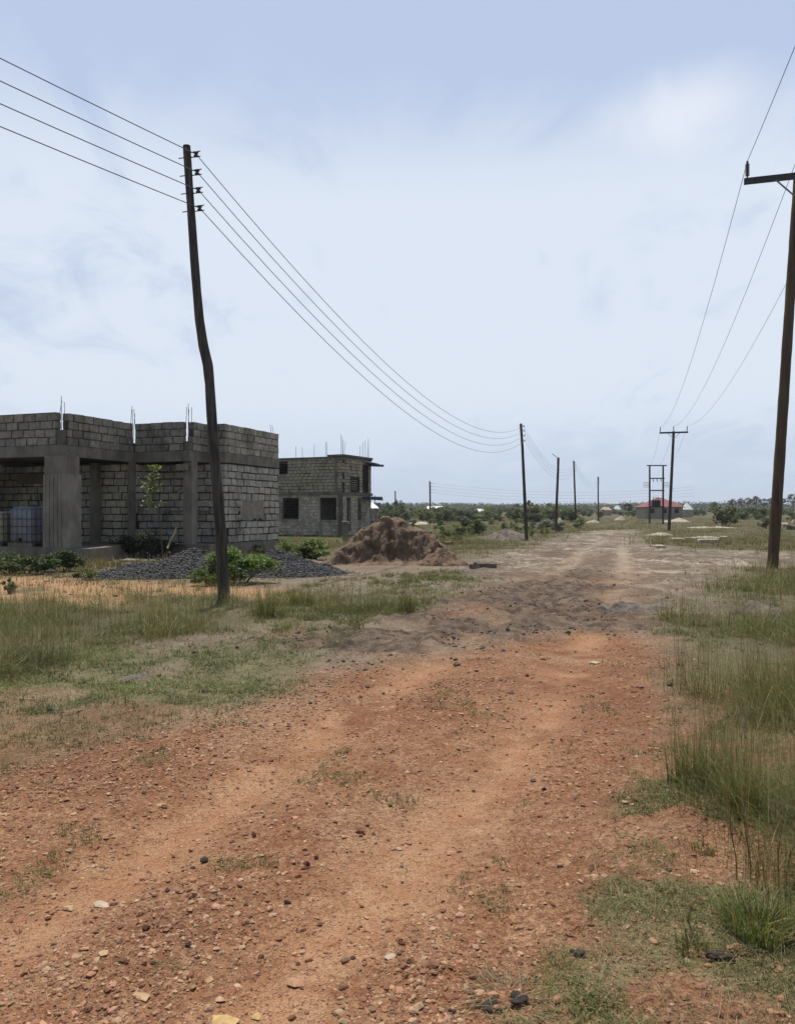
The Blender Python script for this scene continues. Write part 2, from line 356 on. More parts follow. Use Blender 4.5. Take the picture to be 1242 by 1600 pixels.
def ground_mat():
    m, nt, N, L, P = new_mat('bare_ground'); b = NB(nt); v = b.pos()
    A = b.attr('soil'); C = b.attr('cover')
    def ch(a):
        s = N.new('ShaderNodeSeparateColor'); L.new(a.outputs['Color'], s.inputs[0]); return s.outputs
    red, mud, pale = ch(A)[0:3]; turf, field, sand = ch(C)[0:3]
    rut = A.outputs['Alpha']
    n_lo = b.noise(0.9, 5, 0.6, v, 0.4); n_mid = b.noise(5, 6, 0.65, v, 0.3); n_hi = b.noise(38, 4, 0.7, v); n_vhi = b.noise(140, 3, 0.7, v)
    crumbs = b.ramp(b.vor(70, v), 0.15, 0.55); crumbs2 = b.ramp(b.vor(26, v), 0.1, 0.6)
    # red lateritic soil
    rc = b.mix(b.ramp(n_lo, 0.32, 0.68), (0.25, 0.112, 0.055), (0.345, 0.185, 0.098))
    rc = b.mix(b.ramp(n_mid, 0.42, 0.72), rc, (0.41, 0.245, 0.138))
    n_big = b.noise(0.33, 4, 0.55, v, 0.6)
    rc = b.mix(b.math('MULTIPLY', b.ramp(n_big, 0.50, 0.40), 0.55), rc, (0.20, 0.098, 0.055)); rc = b.mix(b.math('MULTIPLY', b.ramp(n_big, 0.51, 0.63), 0.72), rc, (0.43, 0.285, 0.18))
    rc = b.mix(b.math('MULTIPLY', b.ramp(n_hi, 0.60, 0.42), 0.65), rc, (0.15, 0.062, 0.032))
    rc = b.mix(b.math('MULTIPLY', b.math('MULTIPLY', rut, b.ramp(n_lo, 0.30, 0.52)), 0.72), rc, b.mix(b.ramp(n_mid, 0.3, 0.7), (0.37, 0.185, 0.095), (0.45, 0.265, 0.15)))
    # grey brown topsoil
    gc = b.mix(b.ramp(n_lo, 0.3, 0.7), (0.20, 0.150, 0.102), (0.27, 0.215, 0.155))
    gc = b.mix(b.ramp(n_mid, 0.45, 0.75), gc, (0.33, 0.28, 0.215))
    gc = b.mix(b.math('MULTIPLY', b.ramp(n_hi, 0.58, 0.40), 0.5), gc, (0.10, 0.075, 0.052))
    pc = b.mix(b.ramp(n_mid, 0.35, 0.65), (0.21, 0.165, 0.122), (0.42, 0.355, 0.275))
    pc = b.mix(b.math('MULTIPLY', b.ramp(n_lo, 0.58, 0.42), 0.85), pc, (0.17, 0.132, 0.095))
    pc = b.mix(b.math('MULTIPLY', b.ramp(b.noise(2.2, 6, 0.7, b.mapping(v, (0.6, 1.6, 1)), 0.6), 0.47, 0.62), 0.85), pc, (0.12, 0.092, 0.066))
    n_st = b.noise(0.55, 6, 0.68, b.mapping(v, (1.25, 0.5, 1)), 0.8); pc = b.mix(b.math('MULTIPLY', b.ramp(n_st, 0.52, 0.40), 0.8), pc, (0.125, 0.095, 0.068)); pc = b.mix(b.math('MULTIPLY', b.ramp(n_st, 0.54, 0.66), 0.85), pc, (0.46, 0.395, 0.31)); pc = b.mix(b.math('MULTIPLY', rut, 0.6), pc, (0.44, 0.36, 0.27))
    mc = b.mix(b.ramp(n_mid, 0.38, 0.66), (0.062, 0.046, 0.035), (0.17, 0.125, 0.092))
    scol = b.mix(b.ramp(n_mid, 0.3, 0.7), (0.36, 0.205, 0.10), (0.46, 0.29, 0.16))
    fc = b.mix(b.ramp(n_lo, 0.3, 0.7), (0.090, 0.080, 0.040), (0.14, 0.115, 0.062))
    fc = b.mix(b.ramp(n_mid, 0.45, 0.7), fc, (0.085, 0.10, 0.036))
    tcol = b.mix(b.ramp(n_mid, 0.3, 0.7), (0.105, 0.115, 0.045), (0.19, 0.175, 0.095))
    c = b.mix(field, gc, fc); c = b.mix(pale, c, pc); c = b.mix(red, c, rc); c = b.mix(b.math('MULTIPLY', mud, b.ramp(n_mid, 0.25, 0.6, 1.0, 0.75)), c, mc); c = b.mix(sand, c, scol); c = b.mix(turf, c, tcol)
    c = b.mix(1.0, c, b.mix(b.ramp(n_vhi, 0.3, 0.7), (0.70, 0.70, 0.70), (1.26, 1.26, 1.26)), 'MULTIPLY')
    L.new(c, P.inputs['Base Color']); P.inputs['Roughness'].default_value = 0.95; P.inputs['Specular IOR Level'].default_value = 0.15
    nb = b.bump(n_mid, 0.55, 0.05); nb = b.bump(crumbs2, 0.5, 0.018, nb); nb = b.bump(n_hi, 0.75, 0.02, nb); nb = b.bump(crumbs, 0.6, 0.008, nb); nb = b.bump(n_vhi, 0.5, 0.005, nb)
    L.new(nb, P.inputs['Normal'])
    return m

# ------------------------------------------------------------------ ground sheet
def field_mask(X, Y, M):
    f = sstep(20, 34, Y+4*fbm(X*0.2, Y*0.2, 3, 101))
    f = np.maximum(f, 0.75*sstep(13, 17, Y)*sstep(-2, -5, X))
    f = np.maximum(f, M['rtall']*0.75); f = np.maximum(f, M['ltall']*0.8)
    return f*(1-M['pale'])*(1-M['mud'])*(1-M['red'])
def turf_mask(X, Y, M):
    p = sstep(0.02, 0.30, fbm(X*0.9, Y*0.9, 4, 111)+0.12)
    t = M['turf']*(0.25+0.75*p)
    q = sstep(0.05, 0.32, fbm(X*1.7, Y*1.7, 4, 121))
    t = np.maximum(t, M['rverge']*q*sstep(16, 7, Y)*0.8)
    return t*(1-0.75*M['mud'])
def build_ground():
    rows = [-8.0]
    while rows[-1] < 4200:
        y = rows[-1]
        rows.append(y+max(0.014 if y > 1.5 else 0.12, 0.0062*max(y, 0)*(1.0 if y < 60 else 3.0)))
    yr = np.array(rows); u = np.linspace(-0.95, 0.95, 640)
    YY, UU = np.meshgrid(yr, u, indexing='ij')
    XX = UU*(np.maximum(YY, 0)*1.0+3.2)
    X = XX.ravel(); Y = YY.ravel()
    M = masks(X, Y); Z = height(X, Y, M)
    nr, nc = XX.shape
    i = np.arange(nr*nc).reshape(nr, nc)
    q = np.stack([i[:-1, :-1], i[:-1, 1:], i[1:, 1:], i[1:, :-1]], -1).reshape(-1)
    mudc = np.clip(M['mud']*sstep(-0.32, 0.38, fbm(X*1.0, Y*0.75, 5, 301, 0.6)+0.13)*1.2+0.5*M['pale']*sstep(0.1, 0.45, fbm(X*0.5, Y*0.35, 4, 302)), 0, 1)
    soil = np.stack([M['red'], mudc, M['pale'], M['rut']], 1)
    red = np.maximum(np.maximum(np.maximum(M['red'], 0.7*M['mud']*sstep(-0.1, 0.4, fbm(X*0.7+7, Y*0.6, 4, 303))), 0.42*M['mid']**2*sstep(38, 14, Y)*np.clip(0.8+fbm(X*1.2, Y*0.8, 3, 304), 0, 1)), sstep(8.5, 4.5, Y+1.2*fbm(X, Y, 3, 131))*0.92)
    soil[:, 0] = red
    cover = np.stack([turf_mask(X, Y, M)*0.8, field_mask(X, Y, M), M['sand']*sstep(-0.35, 0.1, fbm(X*0.8, Y*0.8, 3, 141)+0.25)], 1)
    o = mesh_np('ground', np.stack([X, Y, Z], 1), q, np.full(len(q)//4, 4), ground_mat(), None, {'soil': soil, 'cover': cover}, True)
    tag(o, 'red and grey bare earth ground with a rutted dirt track running away', 'ground', None, 'structure')
build_ground()

# ------------------------------------------------------------------ rocks
def ico():
    t = (1+5**0.5)/2
    v = np.array([(-1, t, 0), (1, t, 0), (-1, -t, 0), (1, -t, 0), (0, -1, t), (0, 1, t), (0, -1, -t), (0, 1, -t), (t, 0, -1), (t, 0, 1), (-t, 0, -1), (-t, 0, 1)], float)
    v /= np.linalg.norm(v[0])
    f = np.array([(0, 11, 5), (0, 5, 1), (0, 1, 7), (0, 7, 10), (0, 10, 11), (1, 5, 9), (5, 11, 4), (11, 10, 2), (10, 7, 6), (7, 1, 8), (3, 9, 4), (3, 4, 2), (3, 2, 6), (3, 6, 8), (3, 8, 9), (4, 9, 5), (2, 4, 11), (6, 2, 10), (8, 6, 7), (9, 8, 1)], int)
    return v, f
IV, IF = ico()
def rock_protos(n, seed, jag=0.35):
    r = np.random.default_rng(seed); out = []
    for _ in range(n):
        v = IV*(1+r.uniform(-jag, jag, (12, 1))); v = v*r.uniform(0.75, 1.2, (1, 3)); out.append(v)
    return np.array(out)
def rock_field(name, X, Y, Z, S, flat, cols, mat, label, cat, seed=1, kind='stuff', jag=0.35, extra=None):
    n = len(X); r = np.random.default_rng(seed); pr = rock_protos(24, seed, jag)[r.integers(0, 24, n)]
    v = pr*S[:, None, None]*np.stack([r.uniform(0.8, 1.35, n), r.uniform(0.7, 1.1, n), flat], 1)[:, None, :]
    a = r.uniform(0, 2*np.pi, n); tl = r.uniform(-0.3, 0.3, n)
    ca, sa = np.cos(a)[:, None], np.sin(a)[:, None]; ct, stt = np.cos(tl)[:, None], np.sin(tl)[:, None]
    x, y, z = v[..., 0], v[..., 1], v[..., 2]
    y, z = y*ct-z*stt, y*stt+z*ct
    x, y = x*ca-y*sa, x*sa+y*ca
    V = np.stack([x+X[:, None], y+Y[:, None], z+Z[:, None]], -1).reshape(-1, 3)
    Fi = (IF[None]+(np.arange(n)*12)[:, None, None]).reshape(-1)
    C = np.repeat(cols, 12, 0)
    if extra is not None:
        eV, eF, eC, eCnt = extra
        Fi = np.concatenate([Fi, eF+len(V)]); cnt = np.concatenate([np.full(n*20, 3), eCnt]); V = np.concatenate([V, eV]); C = np.concatenate([C, eC])
    else: cnt = np.full(n*20, 3)
    o = mesh_np(name, V, Fi, cnt, mat, None, C)
    return tag(o, label, cat, None, kind)
def stone_cols(n, r):
    pal = np.array([(0.52, 0.29, 0.17), (0.47, 0.32, 0.19), (0.38, 0.19, 0.11), (0.25, 0.115, 0.065), (0.50, 0.31, 0.20), (0.30, 0.155, 0.09), (0.075, 0.05, 0.04)])
    return pal[r.choice(7, n, p=[.20, .18, .23, .15, .07, .155, .015])]*r.uniform(0.62, 0.98, (n, 1))
def scatter(n, y0, y1, u0, u1, r):
    """even cover over the ground, thinning with distance"""
    Y = np.exp(r.uniform(np.log(y0), np.log(y1), n)); X = r.uniform(u0, u1, n)*(Y+0.6); return X, Y
def gravel_on_road():
    r = np.random.default_rng(5)
    X, Y = scatter(330000, 1.6, 16, -0.75, 0.7, r)
    M = masks(X, Y)
    dens = M['red']*(0.25+0.75*sstep(-0.15, 0.35, fbm(X*0.8, Y*0.8, 4, 151)+0.30*sstep(0.3, -1.2, X)))*(1-0.8*M['rut'])
    dens = dens*(1-0.55*sstep(-0.3, 1.0, X-0.1*Y)); dens = np.maximum(dens, 0.06+0.2*M['rverge']*sstep(6, 3, Y))
    k = r.uniform(0, 1, len(X)) < dens*0.55
    X, Y = X[k], Y[k]; n = len(X)
    S = 0.0044*np.exp(r.normal(0, 0.58, n))*np.clip((Y/3.2)**0.45, 0.8, 2.2); S = np.clip(S, 0.002, 0.017)
    Z = height(X, Y)+S*0.15
    rock_field('gravel', X, Y, Z, S, r.uniform(0.35, 0.75, n), stone_cols(n, r), M_STONE, 'fine reddish gravel strewn over the dirt track', 'gravel', 5)
gravel_on_road()
def clods():
    r = np.random.default_rng(15)
    X, Y = scatter(60000, 6, 40, -0.5, 0.6, r)
    M = masks(X, Y); d = M['mud']*sstep(-0.1, 0.4, fbm(X*1.5, Y*1.5, 3, 61))+0.10*M['pale']+0.02
    k = r.uniform(0, 1, len(X)) < d*0.5; X, Y = X[k], Y[k]; n = len(X)
    S = np.clip(0.013*np.exp(r.normal(0, 0.5, n)), 0.005, 0.042)
    C = np.array([(0.10, 0.075, 0.055)])*r.uniform(0.5, 1.7, (n, 1))
    rock_field('earth_clods', X, Y, height(X, Y)+S*0.2, S, r.uniform(0.5, 0.9, n), C, M_STONE, 'dark dried mud clods churned up across the track', 'clods', 16)
clods()

_PR = rock_protos(40, 99, 0.38)
def subdiv_rock(seed, dims):
    """an angular stone: jittered icosahedron cut by a few planes"""
    r = np.random.default_rng(seed); v = _PR[seed % 40].copy()
    for _ in range(4):
        n = r.normal(size=3); n /= np.linalg.norm(n); d = r.uniform(0.45, 0.75)
        s = v@n; v = v-np.clip(s-d, 0, None)[:, None]*n
    v = v/np.abs(v).max(0)*np.array(dims)/2.0
    return v
def stone(name, px, py, w, hf, col, label, group=None, df=0.7, seed=0, cat='stone', rz=None, mat=None):
    x, y = G(px, py); s = w*y/F; d = (s, s*df, s*hf)
    v = subdiv_rock(seed, d); a = R.uniform(-0.5, 0.5) if rz is None else rz
    x2 = v[:, 0]*math.cos(a)-v[:, 1]*math.sin(a); y2 = v[:, 0]*math.sin(a)+v[:, 1]*math.cos(a)
    V = np.stack([x2, y2, v[:, 2]+s*hf*0.36], 1)
    o = mesh_np(name, V, IF.reshape(-1), np.full(20, 3), mat or M_STONE, None, np.tile(np.array([col])*0.85, (12, 1)), False, (x, y, H1(x, y)))
    return tag(o, label, cat, group)
TAN = (0.52, 0.35, 0.19); PALE_S = (0.55, 0.42, 0.30); BRN = (0.30, 0.15, 0.085); DRK = (0.06, 0.042, 0.035); SAL = (0.50, 0.27, 0.16); YEL = (0.60, 0.40, 0.17)
for i, a in enumerate([
    ('stone', 563, 1302, 20, 0.75, BRN, 'blocky brown stone with shaded front alone in mid track'),
    ('stone', 320, 1344, 14, 0.75, DRK, 'small black rounded stone on left half of track'),
    ('stone', 480, 1356, 15, 0.6, (0.16, 0.05, 0.035), 'dark maroon stone in middle of track, left of its smaller twin'),
    ('stone', 493, 1346, 11, 0.8, (0.20, 0.07, 0.045), 'small maroon stone touching the right side of a larger maroon one'),
    ('flat_stone', 222, 1568, 40, 0.16, TAN, 'broad flat tan stone near the lower left of the track'),
    ('flat_stone', 352, 1599, 46, 0.18, YEL, 'large flat yellowish stone cut by the bottom edge'),
    ('stone', 401, 1588, 22, 0.35, YEL, 'small yellow flat stone beside a large one at the bottom edge'),
    ('flat_stone', 160, 1402, 36, 0.16, PALE_S, 'long pale sliver of stone in the gravelly left part'),
    ('flat_stone', 107, 1408, 24, 0.3, TAN, 'flat tan stone left of a long pale sliver'),
    ('stone', 75, 1424, 12, 0.7, YEL, 'small bright yellow stone in gravel far left'),
    ('stone', 229, 1460, 17, 0.7, (0.12, 0.06, 0.04), 'dark brown lump of stone in the lower left gravel'),
    ('stone', 408, 1497, 11, 0.8, TAN, 'small tan upright pebble between tyre marks lower left'),
    ('stone', 450, 1415, 13, 0.55, DRK, 'flat black stone low on the track centre left'),
    ('stone', 539, 1503, 15, 0.8, (0.33, 0.20, 0.13), 'tan stone split in two near the lower centre, left piece'),
    ('stone', 551, 1500, 11, 0.7, (0.33, 0.20, 0.13), 'tan stone split in two near the lower centre, right piece'),
    ('flat_stone', 460, 1533, 36, 0.3, SAL, 'salmon coloured half-buried slab lower centre left'),
    ('flat_stone', 610, 1505, 24, 0.2, PALE_S, 'pale oval flat stone lower centre of track'),
    ('stone', 624, 1320, 13, 0.5, PALE_S, 'pale pebble right of a blocky brown stone'),
    ('stone', 833, 1217, 11, 0.5, (0.10, 0.10, 0.11), 'grey stone chip on right half of track'),
    ('stone', 850, 1234, 9, 0.8, DRK, 'tiny dark stone just below a grey chip'),
    ('stone', 4, 1344, 13, 0.5, YEL, 'yellow stone at left picture edge'),
    ('stone', 397, 1306, 12, 0.75, (0.22, 0.10, 0.065), 'small dark red stone with light top on upper left track'),
    ('flat_stone', 705, 1330, 16, 0.35, SAL, 'thin leaf-shaped salmon stone in the right wheel track'),
    ('flat_stone', 928, 1034, 22, 0.25, PALE_S, 'pale flat slab on the track by the muddy stretch'),
    ('stone', 850, 1032, 12, 0.5, SAL, 'salmon stone on the far end of the red track'),
]):
    stone(a[0], a[1], a[2], a[3], a[4], a[5], a[6], None, 0.75, i+1)
r_ = np.random.default_rng(33)
cnt = 0
while cnt < 170:
    y = math.exp(r_.uniform(math.log(2.4), math.log(9))); x = r_.uniform(-0.52, 0.32)*y
    if masks(np.array([x]), np.array([y]))['red'][0] < 0.6: continue
    px, py = 621+x*F/y, 800+CAM_H*F/y
    c = stone_cols(1, r_)[0]; w = r_.uniform(5, 10)*(0.6+0.4*min(1, 3/y))
    dark = c[0] < 0.28
    stone('stone', px, py, w, r_.uniform(0.3, 0.7), tuple(c), 'small dark brown loose stone on the red dirt track' if dark else 'small pale reddish loose stone on the red dirt track', 'loose stones scattered on the red track', 0.75, cnt+60)
    cnt += 1

# ------------------------------------------------------------------ masonry
def subtract(iv, cuts):
    out = [iv]
    for c0, c1 in cuts:
        nx = []
        for a, b in out:
            if c1 <= a or c0 >= b: nx.append((a, b)); continue
            if c0 > a: nx.append((a, c0))
            if c1 < b: nx.append((c1, b))
        out = nx
    return out
def wall(parent, p0, p1, za, zb, th=0.20, openings=(), course=0.255, bl=0.46, mort=0.045, name='wall', seed=0, plaster=(), proud=0.022, tint=(1, 1, 1), stack=False, mortar=(0.125, 0.115, 0.10)):
    """block wall from p0 to p1 (centre line, parent's coordinates). openings / plaster: (s0, s1, z0, z1)"""
    r = random.Random(seed); p0 = Vector((*p0, 0)); p1 = Vector((*p1, 0)); d = (p1-p0); Ln = d.length; d.normalize(); nrm = Vector((-d.y, d.x, 0))
    M = Matrix(((d.x, nrm.x, 0, p0.x), (d.y, nrm.y, 0, p0.y), (0, 0, 1, 0), (0, 0, 0, 1)))
    mb = MB(); ht = th/2
    zc = sorted(set([za, zb]+[z for o in openings for z in o[2:4] if za < z < zb]))
    for z_0, z_1 in zip(zc[:-1], zc[1:]):
        cuts = [(o[0], o[1]) for o in openings if o[2] < z_1-1e-6 and o[3] > z_0+1e-6]
        for a, b in subtract((0, Ln), cuts): mb.box(a+0.012, b-0.012, -ht, ht, z_0, z_1-(0.02 if z_1 == zb else 0), mortar, M)
    k = 0; z = za
    while z < zb-0.06:
        z2 = min(z+course, zb); off = 0 if stack else (bl*0.5 if k % 2 else 0)
        s = -off+r.uniform(-0.04, 0.04)
        while s < Ln:
            e = s+bl*r.uniform(0.86, 1.10)
            a, b = max(s, 0), min(e, Ln); mj = mort*r.uniform(0.6, 1.3)
            cuts = [(o[0], o[1]) for o in list(openings) if o[2] < z2-0.05 and o[3] > z+0.05]
            for a2, b2 in subtract((a, b), cuts):
                if b2-a2 < 0.08: continue
                am, bm = a2+mj/2*(a2 > 0.001), b2-mj/2*(b2 < Ln-0.001)
                cen = (am+bm)/2; pl = any(q[0] < cen < q[1] and q[2] < (z+z2)/2 < q[3] for q in plaster)
                t = r.uniform(0.86, 1.2); w = r.uniform(-0.05, 0.04)
                col = (t*(1+w)*tint[0], t*tint[1], t*(1-w)*tint[2])
                pr = proud*r.uniform(0.4, 1.2)
                if pl: col = tuple(c*0.62 for c in col); pr = 0.006
                mb.box(am, bm, -ht-pr, ht+pr, z+mort*r.uniform(0.3, 0.6), z2-mort*r.uniform(0.3, 0.6)+(0.012 if z2 == zb else 0), col, M, 0.011)
            s = e
        z = z2; k += 1
    for q in plaster: mb.box(q[0]+0.05, q[1]-0.06, -ht-0.010, ht+0.010, q[2]+0.03, q[3]-0.03, (0.72, 0.69, 0.63), M, 0.01)
    return mb.build(name, M_BLOCK, parent)
def rebars(parent, x, y, z_0, z_1, n=4, s=0.09, seed=0, rad=0.009):
    r = random.Random(seed)
    for i in range(n):
        bx = x+(s if i & 1 else -s); by = y+(s if i & 2 else -s); t = z_1*r.uniform(0.97, 1.03)
        lx, ly = r.uniform(-.08, .08), r.uniform(-.06, .06)
        if n == 4: lx -= (bx-x)*0.5; ly -= (by-y)*0.5
        mb = MB(); mb.tube([(bx, by, z_0), (bx+lx*0.3, by+ly*0.3, (z_0+t)/2), (bx+lx, by+ly, t)], rad, 5); mb.build('rebar', M_REBAR, parent)

def house_near():
    h = thing('unfinished_house', 'near roofless unfinished grey block house with corner porch and parapet courses', 'house', (-10.5, 24.7, 0), math.radians(-20))
    T = 0.2; ZF = 0.45; ZB = 3.30; ZT = 3.65; ZU = ZT+4*0.255
    # plinth and porch floor
    mb = MB()
    mb.box(-6.5, 0.42, -0.42, 3.35, -0.35, ZF, (0.85, 0.82, 0.76)); mb.box(-6.5, 3.14, 3.36, 8.34, -0.35, ZF-0.01, (0.8, 0.77, 0.7)); mb.build('plinth', M_CONC, h)
    mb = MB(); mb.box(0.43, 1.15, -0.1, 0.95, -0.2, ZF-0.02, (1.0, 0.96, 0.88), None, 0.03); mb.build('porch_step', M_CONC, h)
    # ground floor walls
    wall(h, (-6.3, 3.4), (0.1, 3.4), ZF, ZB, T, [(2.6, 2.85, ZF, ZB)], seed=1, name='wall', proud=0.02, tint=(1.12, 1.08, 0.95))
    wall(h, (0.0, 3.51), (0.0, 4.39), ZF, ZB, T, seed=2, name='wall')
    wall(h, (-0.1, 4.5), (3.1, 4.5), ZF, ZB, T, seed=3, name='wall', proud=0.02)
    wall(h, (3.0, 4.61), (3.0, 8.3), ZF-0.25, ZB, T, seed=4, name='wall', plaster=[(0.75, 2.55, 1.28, 2.05)])
    wall(h, (-6.3, 8.2), (2.89, 8.2), ZF, ZB, T, seed=5, name='wall')
    wall(h, (-6.2, -0.1), (-6.2, 3.29), ZF, ZB, T, seed=6, name='wall')
    wall(h, (-6.2, 3.51), (-6.2, 8.09), ZF, ZB, T, seed=7, name='wall')
    # ring beam in stretches
    mb = MB(); w = 0.13; bc = (0.80, 0.77, 0.70)
    mb.box(-6.3, w, -w, w, ZB, ZT, bc); mb.box(-w, w, w+.003, 3.4-w, ZB+.004, ZT-.003, bc); mb.box(-w, 2.3+w, 3.4-w+.002, 3.4+w, ZB, ZT, bc)
    mb.box(2.3-w, 2.3+w, 3.4+w+.002, 4.5-w, ZB+.004, ZT-.003, bc); mb.box(2.3-w, 3.0+w, 4.5-w+.002, 4.5+w, ZB, ZT, bc); mb.box(3.0-w, 3.0+w, 4.5+w+.002, 8.2-w, ZB+.004, ZT-.003, bc)
    mb.box(-6.3, 3.0+w, 8.2-w+.002, 8.2+w, ZB, ZT, bc); mb.box(-6.3, -6.3+2*w, w+.002, 8.2-w, ZB+.004, ZT-.003, bc)
    mb.build('ring_beam', M_CONC, h)
    mb = MB(); mb.box(-6.0, -w-.01, w+.01, 8.0, ZT-0.2, ZT-0.03, (0.75, 0.72, 0.66)); mb.box(-w+.0, 2.8, 4.5+w+.01, 8.0, ZT-0.2, ZT-0.03, (0.75, 0.72, 0.66)); mb.box(-w+.01+w, 2.15, 3.55, 4.35, ZT-.2, ZT-.03, (0.75, 0.72, 0.66)); mb.build('floor_slab', M_CONC, h)
    # upper courses
    wall(h, (-6.2, 0), (-0.17, 0), ZT, ZU+0.03, T, seed=11, name='parapet_wall', tint=(0.68, 0.655, 0.62), mortar=(0.25, 0.23, 0.205))
    wall(h, (0, 0.12), (0, 3.22), ZT, ZU, T, seed=12, name='parapet_wall', tint=(0.68, 0.655, 0.62), mortar=(0.25, 0.23, 0.205))
    wall(h, (0.16, 3.4), (2.12, 3.4), ZT, ZU, T, seed=13, name='parapet_wall', tint=(0.68, 0.655, 0.62), mortar=(0.25, 0.23, 0.205))
    wall(h, (2.3, 3.52), (2.3, 4.39), ZT, ZU, T, seed=14, name='parapet_wall', tint=(0.72, 0.69, 0.65), mortar=(0.25, 0.23, 0.205))
    wall(h, (2.2, 4.5), (3.1, 4.5), ZT, ZU+0.02, T, seed=15, name='parapet_wall', tint=(0.72, 0.69, 0.65), mortar=(0.25, 0.23, 0.205))
    wall(h, (3.0, 4.61), (3.0, 8.3), ZT, ZU, T, seed=16, name='parapet_wall', tint=(0.9, 0.88, 0.83), mortar=(0.36, 0.33, 0.3))
    wall(h, (-6.2, 8.2), (2.89, 8.2), ZT, ZU-0.255, T, seed=17, name='parapet_wall', tint=(0.85, 0.83, 0.8))
    wall(h, (-6.2, 0.11), (-6.2, 8.09), ZT, ZU, T, seed=18, name='parapet_wall', tint=(0.85, 0.83, 0.8))
    # columns
    mb = MB(); mb.box(-0.39, 0.39, -0.39, 0.39, ZF-0.3, 2.72, (1.06, 1.04, 0.98), None, 0.012); mb.box(-0.365, 0.35, -0.37, 0.36, 2.723, ZB-.002, (0.82, 0.79, 0.72), None, 0.01)
    for k in range(5): mb.box(-0.3+k*0.155, -0.285+k*0.155, -0.403, -0.385, ZF-.2, 2.7, (0.9, 0.88, 0.82), None, 0.004)
    mb.build('porch_column', M_CONC, h)
    mb = MB(); mb.box(-1.55, -1.29, 2.98, 3.24, ZF, ZB-.002, (0.9, 0.88, 0.82), None, 0.008); mb.build('column', M_CONC, h)
    mb = MB(); mb.box(-0.03, 0.19, 3.12, 3.275, ZF, ZB-.002, (0.8, 0.78, 0.72), None, 0.008); mb.build('column', M_CONC, h)
    mb = MB(); mb.box(2.08, 2.44, 3.38, 3.70, ZF-.2, ZB-.002, (0.92, 0.9, 0.84), None, 0.008); mb.build('column', M_CONC, h)
    mb = MB(); mb.box(1.92, 2.38, 3.2, 3.265, 2.98, 3.2, (1.05, 1.0, 0.92), Matrix.Rotation(0.0, 4, 'Z'), 0.02); mb.build('formwork_scrap', M_TIMBER, h)
    for (x, y, t) in ((-0.04, 0.0, 4.12), (0.0, 3.36, 3.98), (2.27, 3.42, 3.98)):
        mb = MB(); mb.box(x-0.10, x+0.10, y-0.095, y+0.095, ZT-0.002, t, (0.55, 0.52, 0.47), None, 0.008); mb.build('column_stub', M_CONC, h)
    rebars(h, -0.04, 0.0, 4.0, 5.15, 4, 0.07, 1); rebars(h, 0.0, 3.36, 3.9, 5.15, 4, 0.07, 2); rebars(h, 2.27, 3.42, 3.9, 5.25, 4, 0.07, 3)
    rebars(h, 2.95, 8.15, 4.5, 5.1, 2, 0.05, 4); rebars(h, -2.2, 7.9, 3.6, 5.15, 4, 0.09, 5)
    # sill lintel in the porch wall, and a ledger plank
    mb = MB(); mb.box(-5.2, -2.5, 3.255, 3.29, 2.6, 2.98, (0.75, 0.62, 0.45), None, 0.006); mb.build('lintel', M_CONC, h)
    mb = MB(); mb.box(0.55, 2.6, 4.30, 4.375, 1.56, 1.60, (1, 1, 1), None, 0.008); mb.build('plank', M_TIMBER, h)
house_near()

